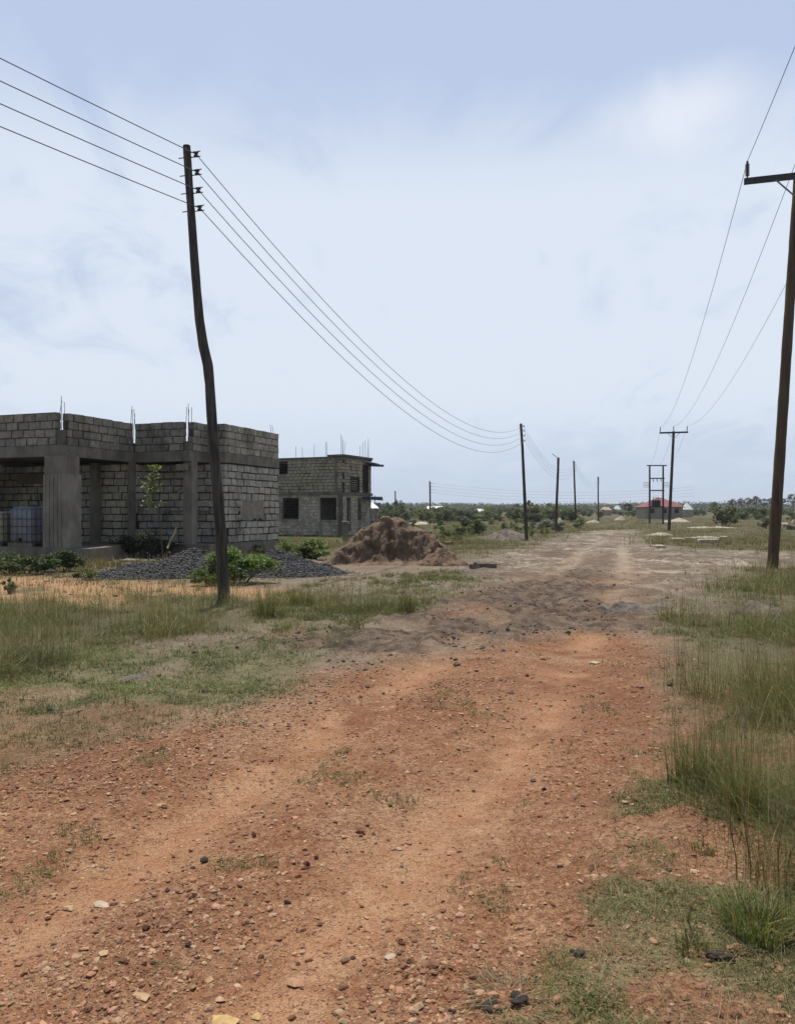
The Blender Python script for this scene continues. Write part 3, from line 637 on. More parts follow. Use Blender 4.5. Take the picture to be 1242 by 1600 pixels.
def house_far():
    h = thing('unfinished_storey_building', 'two-storey unfinished grey block building with dark empty windows and rebar on top', 'house', (-4.33, 62, -0.3), math.radians(-25))
    Z1, Z2, ZT = 3.2, 3.42, 6.1
    dark = [(7.2-6.2, 7.2-5.0, 4.95, 5.8)]
    t = 0.24
    wall(h, (-9, 0), (0.12, 0), 0, Z1, t, [(9-5.5, 9-3.97, 1.22, 2.98), (9-1.99, 9-0.5, 1.22, 2.98)], seed=21, name='wall', proud=0.004, tint=(1.0, 0.98, 0.94), mortar=(0.70, 0.68, 0.63))
    wall(h, (0, 0.125), (0, 4.5), 0, Z1, t, [(0.40, 1.05, 0.3, 2.98), (2.25, 2.85, 1.2, 2.98)], seed=22, name='wall', proud=0.004, tint=(1.0, 0.98, 0.94), mortar=(0.70, 0.68, 0.63))
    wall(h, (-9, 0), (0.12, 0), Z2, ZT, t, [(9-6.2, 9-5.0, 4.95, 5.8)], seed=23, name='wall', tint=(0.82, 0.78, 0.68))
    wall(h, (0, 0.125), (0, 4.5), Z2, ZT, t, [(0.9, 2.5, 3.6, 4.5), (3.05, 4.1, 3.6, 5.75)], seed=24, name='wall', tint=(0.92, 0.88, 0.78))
    wall(h, (-3.2, 4.63), (0.12, 4.63), 0, ZT, t, seed=25, name='wall', tint=(0.6, 0.58, 0.55), mortar=(0.55, 0.53, 0.5), proud=0.003); wall(h, (-9, 0.13), (-9, 8.87), 0, ZT, t, seed=26, name='wall'); wall(h, (-9, 9), (-3.08, 9), 0, ZT, t, seed=28, name='wall', tint=(0.6, 0.58, 0.55), mortar=(0.55, 0.53, 0.5), proud=0.003); wall(h, (-3.2, 4.76), (-3.2, 8.87), 0, ZT, t, seed=27, name='wall'); wall(h, (-2.95, 0.13), (-2.95, 4.5), 0, ZT, 0.15, seed=29, name='partition_wall', tint=(0.6, 0.58, 0.55), mortar=(0.55, 0.53, 0.5), proud=0.003)  # back and partition walls tinted darker: interior shade painted in behind the windows
    mb = MB(); mb.box(-9.2, -3.0, 4.852, 9.2, Z1+.002, Z2-.002, (0.62, 0.58, 0.52)); mb.box(-9.2, 0.22, -0.22, 4.85, Z1+.002, Z2-.002, (0.62, 0.58, 0.52)); mb.build('floor_slab', M_CONC, h)
    mb = MB(); mb.box(-9.15, -3.0, 4.802, 9.15, ZT+.002, ZT+0.14, (0.55, 0.52, 0.46)); mb.box(-9.15, 0.2, -0.18, 4.8, ZT+.002, ZT+0.14, (0.55, 0.52, 0.46)); mb.box(-1.2, 0.32, -0.3, 4.7, ZT+.143, ZT+0.28, (0.6, 0.55, 0.5)); mb.build('roof_slab', M_CONC, h)
    mb = MB(); mb.box(-0.30, 0.12, -0.17, -0.125, 0, Z1, (0.5, 0.48, 0.44)); mb.box(-0.62, -0.36, -0.16, -0.125, Z2, ZT, (0.7, 0.65, 0.56)); mb.build('column', M_CONC, h)
    mb = MB(); mb.box(0.13, 1.1, 3.9, 5.2, ZT-0.42, ZT-0.30, (1, 1, 1), None, 0.05); mb.box(0.13, 0.8, 3.6, 4.9, ZT-0.25, ZT-0.16, (1, 1, 1), None, 0.05); mb.build('canopy_formwork', M_BLUEBOARD, h)
    mb = MB(); mb.box(0.23, 1.0, 2.9, 5.2, Z1-0.35, Z1-0.10, (1, 1, 1), None, 0.04); mb.build('balcony_formwork', M_BLUEBOARD, h)
    mb = MB()
    for k in range(5): mb.box(-0.02, 0.03, 0.92, 2.48, 3.68+k*0.17, 3.74+k*0.17, (1, 1, 1))
    mb.build('window_slats', M_TIMBER, h)
    mb = MB(); mb.box(-5.5, -3.97, -0.05, -0.02, 1.22, 1.30, (1, 1, 1)); mb.build('window_sill', M_CONC, h)
    r = random.Random(4)
    for a, zt in ((-4.3, 1.1), (-3.7, 1.0), (-2.6, 1.2), (-1.6, 1.3), (-1.45, 1.3), (-0.15, 1.9), (0.0, 1.7), (0.12, 1.25), (-0.05, 1.4)):
        mb = MB(); mb.tube([(a, r.uniform(0, .15), ZT), (a+r.uniform(-.1, .1), 0.1, ZT+zt)], 0.014, 5); mb.build('rebar', M_REBAR, h)
    for b, zt in ((3.4, 1.5), (3.9, 1.7), (4.3, 1.9), (4.4, 1.6), (2.9, 1.2)):
        mb = MB(); mb.tube([(0.05, b, ZT), (r.uniform(-.1, .1), b+r.uniform(-.1, .1), ZT+zt)], 0.014, 5); mb.build('rebar', M_REBAR, h)
house_far()

# ------------------------------------------------------------------ liquid tanks on the porch
def tank(px, Y, body_mat, label, hgt=1.2, rz=-0.35):
    X = PX(px, Y); t = thing('caged_tank', label, 'tank', (X, Y, 0.45), rz)
    mb = MB()
    for y in (-0.5, 0, 0.5): mb.box(-0.5, 0.5, y-0.06, y+0.06, 0, 0.10, (0.6, 0.55, 0.5))
    mb.box(-0.5, 0.5, -0.56, 0.56, 0.101, 0.13, (0.6, 0.55, 0.5)); mb.build('pallet', M_TIMBER, t)
    # bottle: rounded box by ring profile
    mb = MB(); rings = []
    def rr(hx, hy, rad, n=5):
        pts = []
        for cx, cy, a0 in ((hx-rad, hy-rad, 0), (-hx+rad, hy-rad, 90), (-hx+rad, -hy+rad, 180), (hx-rad, -hy+rad, 270)):
            for k in range(n): a = math.radians(a0+90*k/(n-1)); pts.append((cx+rad*math.cos(a), cy+rad*math.sin(a)))
        return pts
    prof = [(0.44, 0.14), (0.475, 0.18), (0.478, hgt-0.16), (0.46, hgt-0.07), (0.40, hgt-0.02), (0.2, hgt)]
    vs = []; fs = []; n = 20
    for s, z in prof:
        for x, y in rr(s, s*1.12, min(0.12, s*0.4)): vs.append((x, y, z))
    for i in range(len(prof)-1):
        for k in range(n): fs.append((i*n+k, i*n+(k+1) % n, (i+1)*n+(k+1) % n, (i+1)*n+k))
    fs.append(tuple(range((len(prof)-1)*n, len(prof)*n))); mb.add(vs, fs); mb.build('bottle', body_mat, t, True)
    mb = MB(); mb.lathe([(0.12, hgt-0.01), (0.12, hgt+0.04), (0.09, hgt+0.05)], 14); mb.build('lid', M_DARKST, t)
    mb = MB(); mb.lathe([(0.05, 0), (0.05, 0.08), (0.07, 0.09), (0.07, 0.12)], 10, (0, -0.54, 0.22), M=Matrix.Rotation(math.radians(90), 4, 'X')); mb.build('valve', M_DARKST, t)
    mb = MB(); e = 0.5; f = 0.575
    for z in (0.16, 0.4, 0.64, 0.88, hgt-0.08):
        mb.tube([(-e, -f, z), (e, -f, z), (e, f, z), (-e, f, z), (-e, -f, z)], 0.010, 6)
    for k in range(6):
        x = -e+2*e*k/5
        for y in (-f, f): mb.tube([(x, y, 0.1), (x, y, hgt-0.06)], 0.009, 6)
    for k in range(1, 6):
        y = -f+2*f*k/6
        for x in (-e, e): mb.tube([(x, y, 0.1), (x, y, hgt-0.06)], 0.009, 6)
    mb.build('cage', M_DARKST, t)
tank(53, 25.55, M_PLASB, 'blue-grey caged plastic tank on the porch beside the big column', 1.28)
tank(3, 25.75, M_PLASW, 'yellow stained white caged tank at the left picture edge', 1.12)

# ------------------------------------------------------------------ poles and wires
def pole_mesh(pts, rad, mat, parent, name='pole_shaft', n=14):
    # resample for a little natural unevenness
    P = [Vector(p) for p in pts]; out = []; rr = []
    for i in range(len(P)-1):
        m = max(2, int((P[i+1]-P[i]).length/0.25))
        for k in range(m):
            t = k/m; out.append(P[i].lerp(P[i+1], t)); rr.append(rad[i]*(1-t)+rad[i+1]*t)
    out.append(P[-1]); rr.append(rad[-1])
    rr = [r*(1+0.04*math.sin(i*1.7)*math.sin(i*0.61)) for i, r in enumerate(rr)]
    mb = MB(); mb.tube(out, rr, n); return mb.build(name, mat, parent, True)
LINE = Vector((11.8, 39.6, 0)).normalized(); PERP = Vector((LINE.y, -LINE.x, 0))
def lv_spool(parent, c, s=1.0, simple=False):
    """D-iron bracket with a spool insulator, out to the right of the pole (c = pole axis at that height, local)"""
    c = Vector(c)
    br = MB(); out = 0.21*s
    for dz in (0.045, -0.045):
        a = c+PERP*0.05+Vector((0, 0, dz)); br.tube([a, a+PERP*out], 0.009*s, 6)
    br.tube([c-PERP*0.17*s+Vector((0, 0, -.03)), c+PERP*0.08*s+Vector((0, 0, -.03))], 0.009*s, 6)
    o = br.build('bracket', M_DARKST, parent)
    sp = MB(); ctr = c+PERP*(out-0.035)
    sp.lathe([(0.02, -0.044), (0.042*s, -0.04), (0.045*s, -0.022), (0.026*s, -0.01), (0.026*s, 0.01), (0.045*s, 0.022), (0.042*s, 0.04), (0.02, 0.044)], 10, ctr); sp.build('spool_insulator', M_PORC, parent, True)
    return ctr
lv_ends = []
def lv_pole(pts, rad, label, hz, group='wooden low-voltage poles beside the track', mat=None):
    base = Vector(pts[-1]); t = thing('utility_pole', label, 'utility pole', base, 0, group)
    loc = [Vector(p)-base for p in pts]
    pole_mesh(loc, rad, mat or M_POLE, t)
    ends = []
    for z in hz:
        zz = z-base.z
        for a, b in zip(loc[:-1], loc[1:]):
            if b.z <= zz <= a.z:
                k = (a.z-zz)/(a.z-b.z); c = a.lerp(b, k); break
        ends.append(base+lv_spool(t, c))
    return ends
Y1 = 13.86
pp = [(292, 228), (296, 290), (300, 345), (304, 405), (308, 455), (312, 500), (318, 540), (325, 570), (328, 600), (331, 650), (336, 720), (341, 780), (345, 830), (349, 900), (351, 944)]
p1 = [(PX(a, Y1), Y1, PZ(b, Y1)) for a, b in pp]
rad1 = [0.066, 0.067, 0.07, 0.074, 0.077, 0.08, 0.084, 0.092, 0.084, 0.087, 0.091, 0.095, 0.098, 0.102, 0.104]
e1 = lv_pole(p1, rad1, 'crooked dark wooden pole nearest on the left with four spool insulators', [PZ(y, Y1) for y in (243, 271, 299, 327)])
Y2 = 53.5
p2 = [(PX(a, Y2), Y2, PZ(b, Y2)) for a, b in [(813.5, 662), (816, 700), (818, 745), (820, 790), (822, 830), (823, 848)]]
e2 = lv_pole(p2, [0.085, 0.09, 0.10, 0.11, 0.115, 0.12], 'leaning wooden pole at the left track edge, second along the line', [PZ(y, Y2) for y in (666, 673, 680.5, 688.5)])
Y4 = 94.5
p4 = [(PX(a, Y4), Y4, PZ(b, Y4)) for a, b in [(896, 720), (897, 750), (898.5, 790), (899.5, 827)]]
e4 = lv_pole(p4, [0.09, 0.10, 0.11, 0.12], 'slim wooden pole right of the broken street light pole', [PZ(y, Y4) for y in (723, 727, 731, 735.5)])
Y5 = 128.0
p5 = [(PX(a, Y5), Y5, PZ(b, Y5)) for a, b in [(934, 745), (934.2, 785), (934.5, 824)]]
e5 = lv_pole(p5, [0.10, 0.11, 0.125], 'farthest small wooden pole on the line before the transformer frame', [PZ(y, Y5) for y in (747, 750, 753, 756)])
def street_light_pole():
    Y = 75.0; pts = [(PX(a, Y), Y, PZ(b, Y)) for a, b in [(872, 715), (871.5, 735), (870, 770), (869, 800), (868.5, 834)]]
    base = Vector(pts[-1]); t = thing('street_light_pole', 'wooden pole with a bare slanting lamp arm at its top', 'street light', base)
    pole_mesh([Vector(p)-base for p in pts], [0.11, 0.11, 0.12, 0.125, 0.13], M_POLE, t)
    top = Vector(pts[0])-base; mb = MB(); mb.tube([top+Vector((0, -.08, -.1)), top+Vector((-0.62, -.08, 0.38))], 0.03, 6); mb.build('lamp_arm', M_STEEL, t)
street_light_pole()
def far_pole(px, y0, y1, Y, label, arms, rad=0.11):
    X = PX(px, Y); zb = H1(X, Y); t = thing('utility_pole', label, 'utility pole', (X, Y, zb-0.1), 0, 'far poles on the horizon')
    top = PZ(y0, Y)-zb+0.1; mb = MB(); mb.tube([(0, 0, 0), (0.05, 0, top*0.5), (0, 0, top)], [rad*1.2, rad*1.1, rad], 8); mb.build('pole_shaft', M_POLE, t)
    for k in range(arms):
        mb = MB(); z = top-0.35-k*0.55; mb.tube([(0, 0, z), (0.55, 0, z)], 0.035, 5); mb.build('bracket', M_STEEL, t)
    return Vector((X+0.55, Y, zb-0.1+top-0.35))
fp = far_pole(671.5, 752, 823, 138, 'thin grey pole with four short brackets far out behind the mound', 4, 0.13)
far_pole(617.5, 767, 815, 185, 'thin far pole in front of a round dark tree', 0, 0.14)
far_pole(585.5, 774, 800, 215, 'faint thin pole behind the white roof beside the storey building', 0, 0.10)
far_pole(642, 786, 800, 330, 'tiny far pole on the horizon between the round tree and bracket pole', 0, 0.10)

def sag(a, b, s, n=28): 
    a, b = Vector(a), Vector(b); return [a.lerp(b, i/n)-Vector((0, 0, 4*s*(i/n)*(1-i/n))) for i in range(n+1)]
BACK = Vector((-5.42-(-3.6), 10.7-13.9, 0)).normalized()
names = ['topmost of the four sagging wires on the left pole line', 'second from top of the four wires on the left pole line', 'third from top of the four wires on the left pole line', 'lowest of the four sagging wires on the left pole line']
for i in range(4):
    start = e1[i]+BACK*38+Vector((0, 0, 0.5))
    far = e5[i]+Vector((14, 40, -0.5))
    pts = sag(start, e1[i], 0.60)+sag(e1[i], e2[i], 2.05+0.05*i)[1:]+sag(e2[i], e4[i], 1.75)[1:]+sag(e4[i], e5[i], 1.3)[1:]
    mb = MB(); mb.tube(pts, 0.0075, 6); tag(mb.build('power_line', M_WIRE), names[i], 'power line', 'wires of the left pole line')
for k in range(4):
    a = fp+Vector((0, 0, -0.55*k)); mb = MB(); mb.tube(sag(a, a+Vector((48, 6, -0.4)), 1.3, 16), 0.010, 5)
    tag(mb.build('power_line', M_WIRE), ['highest', 'second highest', 'third highest', 'lowest'][k]+' faint wire leaving the far bracket pole', 'power line', 'faint wires from the far bracket pole')

HVD = Vector((17.9, 60.5, 0)).normalized(); ARM = Vector((HVD.y, -HVD.x, 0))
def insulator(parent, p, h=0.45, sheds=8):
    mb = MB(); prof = [(0.012, 0)]
    for k in range(sheds):
        z = 0.06+(h-0.12)*k/sheds; d = (h-0.12)/sheds
        prof += [(0.022, z), (0.062, z+d*0.35), (0.024, z+d*0.6)]
    prof += [(0.03, h-0.05), (0.03, h), (0.01, h+.01)]
    mb.lathe(prof, 12, p); mb.build('pin_insulator', M_PORC, parent, True); return Vector(p)+Vector((0, 0, h))
def hv_pole(base, top, rad, label, arm_half=1.33, detailed=True, arm_t=0.15):
    base = Vector(base); top = Vector(top)-base; t = thing('high_voltage_pole', label, 'utility pole', base, 0, 'high-voltage poles on the right')
    pole_mesh([top, top*0.66, top*0.33, Vector((0, 0, 0))], rad, M_POLE2 if detailed else M_POLE, t)
    mb = MB(); c = top-Vector((0, 0, 0.14))
    M = Matrix(((ARM.x, HVD.x, 0, c.x-HVD.x*(rad[0]+.06)), (ARM.y, HVD.y, 0, c.y-HVD.y*(rad[0]+.06)), (0, 0, 1, c.z), (0, 0, 0, 1)))
    mb.box(-arm_half, arm_half, -0.05, 0.05, -arm_t/2, arm_t/2, (1, 1, 1), M); mb.build('crossarm', M_DARKST, t)
    for s in (-1, 1):
        a = M @ Vector((s*arm_half*0.42, -0.04, -arm_t/2-.004)); b = c+Vector((0, 0, -0.62))-HVD*(rad[0]+.01)
        mb = MB(); mb.tube([a, b], 0.022, 5); mb.build('brace', M_STEEL, t)
    out = []
    for s in (-1, 0, 1):
        p = M @ Vector((s*(arm_half-0.08), 0, arm_t/2)) if s else top+Vector((0.0, 0, 0.0))
        out.append(base+insulator(t, p, 0.45 if detailed else 0.55))
    return out
YH = 20.6
h1 = hv_pole((PX(1205.5, YH), YH, PZ(898, YH)), (PX(1246.5, YH), YH, PZ(270, YH)), [0.11, 0.125, 0.135, 0.145], 'tall brown pole at right picture edge with steel crossarm and ribbed insulator')
YH2 = 81.0
h2 = hv_pole((PX(1044.5, YH2), YH2, PZ(831, YH2)), (PX(1052, YH2), YH2, PZ(674, YH2)), [0.13, 0.14, 0.155, 0.17], 'distant T-shaped pole with three insulators on its crossarm', 1.38, False, 0.17)
# transformer frame
def h_frame():
    Y = 112.0; X0, X1 = PX(1014.5, Y), PX(1035.5, Y); zb = float(z0(Y)); t = thing('transformer_frame', 'two-legged pole frame carrying a transformer in front of the red-roofed house', 'transformer', ((X0+X1)/2, Y, zb))
    w = (X1-X0)/2; top = PZ(727, Y)-zb
    for s in (-1, 1):
        mb = MB(); mb.tube([(s*w, 0, -0.5), (s*w, 0, top)], [0.15, 0.12], 8); mb.build('pole_shaft', M_POLE, t)
    for z, ex in ((top-0.05, 0.45), (PZ(747.5, Y)-zb, 0.15), (PZ(766.5, Y)-zb, 0.12)):
        mb = MB(); mb.box(-w-ex, w+ex, -0.22, -0.13, z-0.08, z+0.08); mb.build('crossarm', M_DARKST, t)
    for k in range(3):
        z = PZ(747.5, Y)-zb-0.08; x = (-0.8+0.8*k)*w*0.7
        mb = MB(); mb.tube([(x, -0.2, z), (x+.05, -0.25, z-0.4)], 0.05, 6); mb.build('fuse', M_PORC, t)
    zt = PZ(791, Y)-zb
    mb = MB(); mb.box(-0.62, 0.45, -0.45, 0.4, zt, zt+0.85); 
    for k in range(8): mb.box(-0.55+k*0.13, -0.52+k*0.13, -0.56, -0.45, zt+0.08, zt+0.75)
    mb.box(-w-.1, w+.1, -0.25, -0.1, zt-0.15, zt-0.003); mb.box(-w-.1, w+.1, 0.1, 0.25, zt-0.15, zt-0.003)
    mb.build('transformer_tank', M_DARKST, t)
    for k in range(3):
        mb = MB(); mb.lathe([(0.03, 0), (0.07, 0.05), (0.03, 0.1), (0.07, 0.18), (0.03, 0.25), (0.07, 0.33), (0.02, 0.5)], 8, (-0.4+k*0.33, 0, zt+0.85)); mb.build('bushing', M_PORC, t)
    for s in (-1, 1):
        for k in range(4):
            mb = MB(); z = PZ(754+k*2.3, Y)-zb; mb.tube([(s*w, 0, z), (s*(w+0.9), 0, z)], 0.03, 5); mb.build('bracket', M_STEEL, t)
    return [Vector(((X0+X1)/2+q*(w+.2), Y-.1, zb+top)) for q in (-1, 0, 1)]
hf = h_frame()
hvn = ['left high-voltage wire running from the tall right pole', 'middle high-voltage wire running from the tall right pole', 'right high-voltage wire running from the tall right pole']
for i in range(3):
    back = h1[i]+Vector((-11.4, -40, 0.2))
    pts = sag(back, h1[i], 0.78)+sag(h1[i], h2[i], 1.65)[1:]+sag(h2[i], hf[i], 1.2)[1:]
    mb = MB(); mb.tube(pts, 0.008, 6); tag(mb.build('power_line', M_WIRE), hvn[i], 'power line', 'high-voltage wires on the right')

# ------------------------------------------------------------------ heaps
def heap(name, cx, cy, rx, ry, hgt, seed, mat, label, cat='heap', rot=0.0, rough=0.18, pk=(0, 0), pw=1.0, n=90, lump=0.25, cliff=0.0, group=None, edgej=0.2):
    u = np.linspace(-1.15, 1.15, n); UU, VV = np.meshgrid(u, u, indexing='ij')
    ang = np.arctan2(VV, UU); rr = np.hypot(UU-pk[0]*np.clip(1-np.hypot(UU, VV), 0, 1), VV-pk[1]*np.clip(1-np.hypot(UU, VV), 0, 1))
    edge = 1+edgej*fbm(np.cos(ang)*2.2+seed, np.sin(ang)*2.2, 4, seed, 0.6)
    t = np.clip(1-rr/edge, -0.15, 1)
    hz = np.sign(t)*np.abs(t)**pw
    if cliff: hz = hz*(1-cliff)+cliff*sstep(0.12, 0.42, t)
    x = UU*rx; y = VV*ry
    hz = hz*(1+lump*fbm(x*1.1+seed, y*1.1, 4, seed+1))
    h = hz*hgt+np.clip(t*4, 0, 1)*rough*hgt*fbm(x*3.5, y*3.5, 4, seed+2, 0.6)+np.clip(t*6, 0, 1)*0.05*hgt*fbm(x*11, y*11, 3, seed+3)
    ca, sa = math.cos(rot), math.sin(rot); X = cx+x*ca-y*sa; Y = cy+x*sa+y*ca
    zb = height(X.ravel(), Y.ravel()).reshape(X.shape)
    Z = zb+h-0.03
    V = np.stack([X-cx, Y-cy, Z], -1).reshape(-1, 3); i = np.arange(n*n).reshape(n, n)
    q = np.stack([i[:-1, :-1], i[1:, :-1], i[1:, 1:], i[:-1, 1:]], -1).reshape(-1)
    keep = (t > -0.12).ravel(); qq = q.reshape(-1, 4); qq = qq[keep[qq].all(1)]
    o = mesh_np(name, V, qq.ravel(), np.full(len(qq), 4), mat, None, np.ones((n*n, 3)), True, (cx, cy, 0))
    tag(o, label, cat, group); return o, X, Y, Z, t
# big laterite mound
def big_mound():
    n = 170; cx, cy = -0.3, 23.2; u = np.linspace(-2.4, 2.6, n); vv = np.linspace(-0.9, 2.6, 130); U, W = np.meshgrid(u, vv, indexing='ij')
    ridge = np.interp(U, [-2.4, -1.85, -1.35, -0.85, -0.45, 0.1, 0.5, 0.9, 1.4, 1.75, 2.1, 2.6], [0, 0.10, 0.45, 0.95, 1.25, 1.34, 1.26, 1.02, 0.86, 0.50, 0.18, 0])
    ridge = ridge*(1+0.10*fbm(U*2.2, U*0+3, 3, 401))
    foot = -0.15+0.30*fbm(U*0.9, U*0, 3, 402)+0.16*fbm(U*3, U*0, 3, 403); d = W-foot
    front = sstep(0.0, 1.0, d/(0.16+0.30*ridge)); front = 0.82*front+0.18*sstep(-0.45, 0.5, d)
    back = sstep(2.5, 0.7, W); h = ridge*front*back
    m = np.clip(h*3, 0, 1)
    h = h+m*(0.16*fbm(U*2.4, W*2.4, 4, 404, 0.6)+0.10*np.clip(fbm(U*6, W*6, 4, 405, 0.6), -0.4, 1)+0.07*np.clip(fbm(U*4.5, W*2, 3, 406), -.1, 1))
    dx = m*0.12*fbm(U*5, h*5, 3, 407); dy = m*(0.15*fbm(U*3, h*4+W, 4, 408, 0.55)+0.05*fbm(U*10, h*11, 3, 409))
    X = cx+U+dx; Y = cy+W+dy; Z = height(cx+U, cy+W)+h-0.05+0.05*np.clip(h*6, 0, 1)
    V = np.stack([X-cx, Y-cy, Z], -1).reshape(-1, 3); i = np.arange(n*130).reshape(n, 130)
    q = np.stack([i[:-1, :-1], i[1:, :-1], i[1:, 1:], i[:-1, 1:]], -1).reshape(-1)
    o = mesh_np('earth_mound', V, q, np.full(len(q)//4, 4), M_EARTH, None, np.ones((len(V), 3)), True, (cx, cy, 0))
    tag(o, 'big brown laterite earth mound with steep shaded face beside the track', 'earth mound')
big_mound()
heap('earth_mound', 1.35, 23.1, 0.8, 0.55, 0.32, 9, M_EARTH, 'small lumpy spill of brown earth at the right foot of the big mound', 'earth mound', 0.3, 0.75, (0, 0), 0.5, 90, 1.0)
heap('earth_mound', -2.75, 23.6, 0.8, 0.5, 0.22, 14, M_EARTH, 'low brown earth ridge left of the big mound', 'earth mound', 0.1, 0.3, (0, 0), 0.9, 50, 0.5)
def gravel_heap(cx, cy, rx, ry, hgt, seed, label, rot, n, tone):
    o, X, Y, Z, t = heap('gravel_heap', cx, cy, rx, ry, hgt, seed, M_GRAVEL, label, 'gravel heap', rot, 0.2, (0.1, 0.1), 0.75, 70, 0.7, edgej=0.35)
    # dress it in chippings within the same mesh
    r = np.random.default_rng(seed); tm = t.ravel(); w = np.clip(tm+0.1, 0, None) > 0
    idx = np.flatnonzero(w)[r.integers(0, w.sum(), n)]
    far = (r.uniform(0, 1, n) < 0.10)*0.22; gx = X.ravel()[idx]+r.normal(0, rx/60, n)+far*r.normal(0, rx, n); gy = Y.ravel()[idx]+r.normal(0, ry/60, n)+far*r.normal(0, ry, n); gz = np.where(far > 0, height(gx, gy)+0.006, Z.ravel()[idx]+0.004); ins = np.hypot((gx-cx)/rx, (gy-cy)/ry) < 0.85; gz = np.where((far > 0) & ins, Z.ravel()[idx]+0.004, gz)
    S = r.uniform(0.012, 0.028, n); C = np.array([(0.118, 0.116, 0.114)])*r.uniform(0.45, 1.7, (n, 1))*tone
    me = o.data; nv = len(me.vertices); V0 = np.zeros(nv*3, np.float32); me.vertices.foreach_get('co', V0)
    F0 = np.zeros(len(me.loops), np.int32); me.loops.foreach_get('vertex_index', F0)
    bpy.data.objects.remove(o)
    V0 = V0.reshape(-1, 3)+np.array([cx, cy, 0], np.float32)
    rock_field('gravel_heap', gx, gy, gz, S, r.uniform(0.5, 0.9, n), C, M_GRAVEL, label, 'gravel heap', seed, None, 0.3, (V0, F0, np.full((nv, 3), 0.06*tone), np.full(len(F0)//4, 4)))
gravel_heap(-5.1, 19.6, 2.7, 1.5, 0.50, 31, 'long dark grey chippings heap before the near house, left of the crooked pole', 0.05, 17000, 0.68)
gravel_heap(-3.2, 19.9, 1.6, 1.4, 0.52, 37, 'dark grey chippings heap behind the green bush, right of the crooked pole', -0.1, 13000, 0.75)
o, *_ = heap('gravel_heap', PX(792, 55), 55, 1.9, 1.5, 0.95, 41, M_GREYSOIL, 'distant low grey heap left of the second pole', 'gravel heap', 0, 0.1, n=50)
heap('rubble_heap', PX(853, 98), 98, 1.5, 1.2, 1.3, 43, simple_mat('dark_rubble', (0.05, 0.052, 0.06), (0.12, 0.12, 0.13), 2, 0.9, 0.5, 6), 'dark far rubble pile behind the lamp pole', 'rubble heap', 0, 0.3, n=40)
heap('sand_heap', PX(872, 100), 99, 0.8, 0.8, 1.2, 44, M_PALESOIL, 'pale sand heap touching the dark far rubble pile', 'sand heap', 0, 0.2, n=36)
for px, Y, rx, hg, lb in ((1030, 66, 1.1, 0.55, 'small rounded pale heap left of the distant T-shaped pole foot'), (1098, 60, 1.5, 0.35, 'low pale sand heap right of the distant T-shaped pole'),
                          (1056, 125, 2.2, 1.1, 'pale sand heap in front of the red-roofed house'), (926, 118, 1.1, 1.2, 'pale upright sand heap near the farthest small pole'),
                          (968, 140, 1.1, 1.6, 'narrow pale heap between small pole and transformer frame'), (648, 110, 3.5, 0.8, 'flat pale sand bank far behind the mound'), (1110, 95, 3.0, 0.35, 'long thin sand bank in the right field')):
    heap('sand_heap', PX(px, Y), Y, rx, rx*0.7, hg*0.5, int(px), M_PALESOIL, lb, 'sand heap', 0, 0.25, (0.2, 0), 0.6, n=44, lump=0.5)
heap('earth_mound', *G(1175, 960), 0.55, 0.5, 0.26, 47, M_GREYSOIL, 'grey dug-up soil lump among the tall grass on the right', 'earth mound', 0, 0.4, n=60, lump=0.5)
heap('earth_mound', *G(990, 950), 0.75, 0.55, 0.17, 48, M_GREYSOIL, 'churned grey-black mud heap right of centre on the track', 'earth mound', 0, 0.5, n=70, lump=0.6)
heap('earth_mound', *G(205, 1058), 0.30, 0.22, 0.07, 49, M_GREYSOIL, 'small dark dug clump of soil on the left verge turf', 'earth mound', 0, 0.6, n=50, lump=0.7)

def block_bit(px, py, w, d, h, rz, label, tilt=0.1, mat=None, col=(1, 1, 1), cat='concrete block', name='concrete_block', group=None):
    x, y = G(px, py); r = random.Random(int(px+py))
    M = Matrix.Rotation(rz, 4, 'Z') @ Matrix.Rotation(tilt, 4, 'X')
    mb = MB(); k = 6
    # slightly broken box: subdivided edges jittered
    vs = []; fs = []
    for zz in (0, 0.5, 1):
        for i in range(4*k):
            s = i/(4*k)*4; e = int(s); f = s-e
            a = [(-1, -1), (1, -1), (1, 1), (-1, 1)][e]; b = [(1, -1), (1, 1), (-1, 1), (-1, -1)][e]
            j = r.uniform(0.86, 1.0); vs.append(M @ Vector(((a[0]+(b[0]-a[0])*f)*w/2*j, (a[1]+(b[1]-a[1])*f)*d/2*j, zz*h*(1 if zz < 1 else r.uniform(0.85, 1.05))-0.02)))
    n = 4*k
    for l in range(2):
        for i in range(n): fs.append((l*n+i, l*n+(i+1) % n, (l+1)*n+(i+1) % n, (l+1)*n+i))
    fs.append(tuple(range(2*n, 3*n))); mb.add(vs, fs, col)
    return tag(mb.build(name, mat or M_CONC, None, False, (x, y, H1(x, y))), label, cat, group)
block_bit(758, 887, 0.62, 0.3, 0.17, 0.2, 'broken dark block at the left edge of the pale track', 0.12, M_GREYSOIL)
block_bit(742, 888, 0.3, 0.3, 0.12, -0.3, 'small broken chunk left of the dark block by the track', -0.1, M_GREYSOIL)
block_bit(700, 852, 0.5, 0.4, 0.2, 0.5, 'earthy lump at the right end of the big mound', 0.1, M_EARTH, cat='lump', name='earth_lump')
block_bit(1058, 846, 0.9, 0.6, 0.22, 0.1, 'pale concrete slab lying in the field below the distant T-shaped pole', 0.1, M_PALESOIL)
block_bit(1105, 848, 1.3, 0.6, 0.25, 0.0, 'long pale concrete chunk right of the slab in the right field', 0.08, M_PALESOIL)
block_bit(1027, 856, 0.7, 0.4, 0.14, 0.2, 'small pale slab near the pale track edge on the right', 0.1, M_PALESOIL)
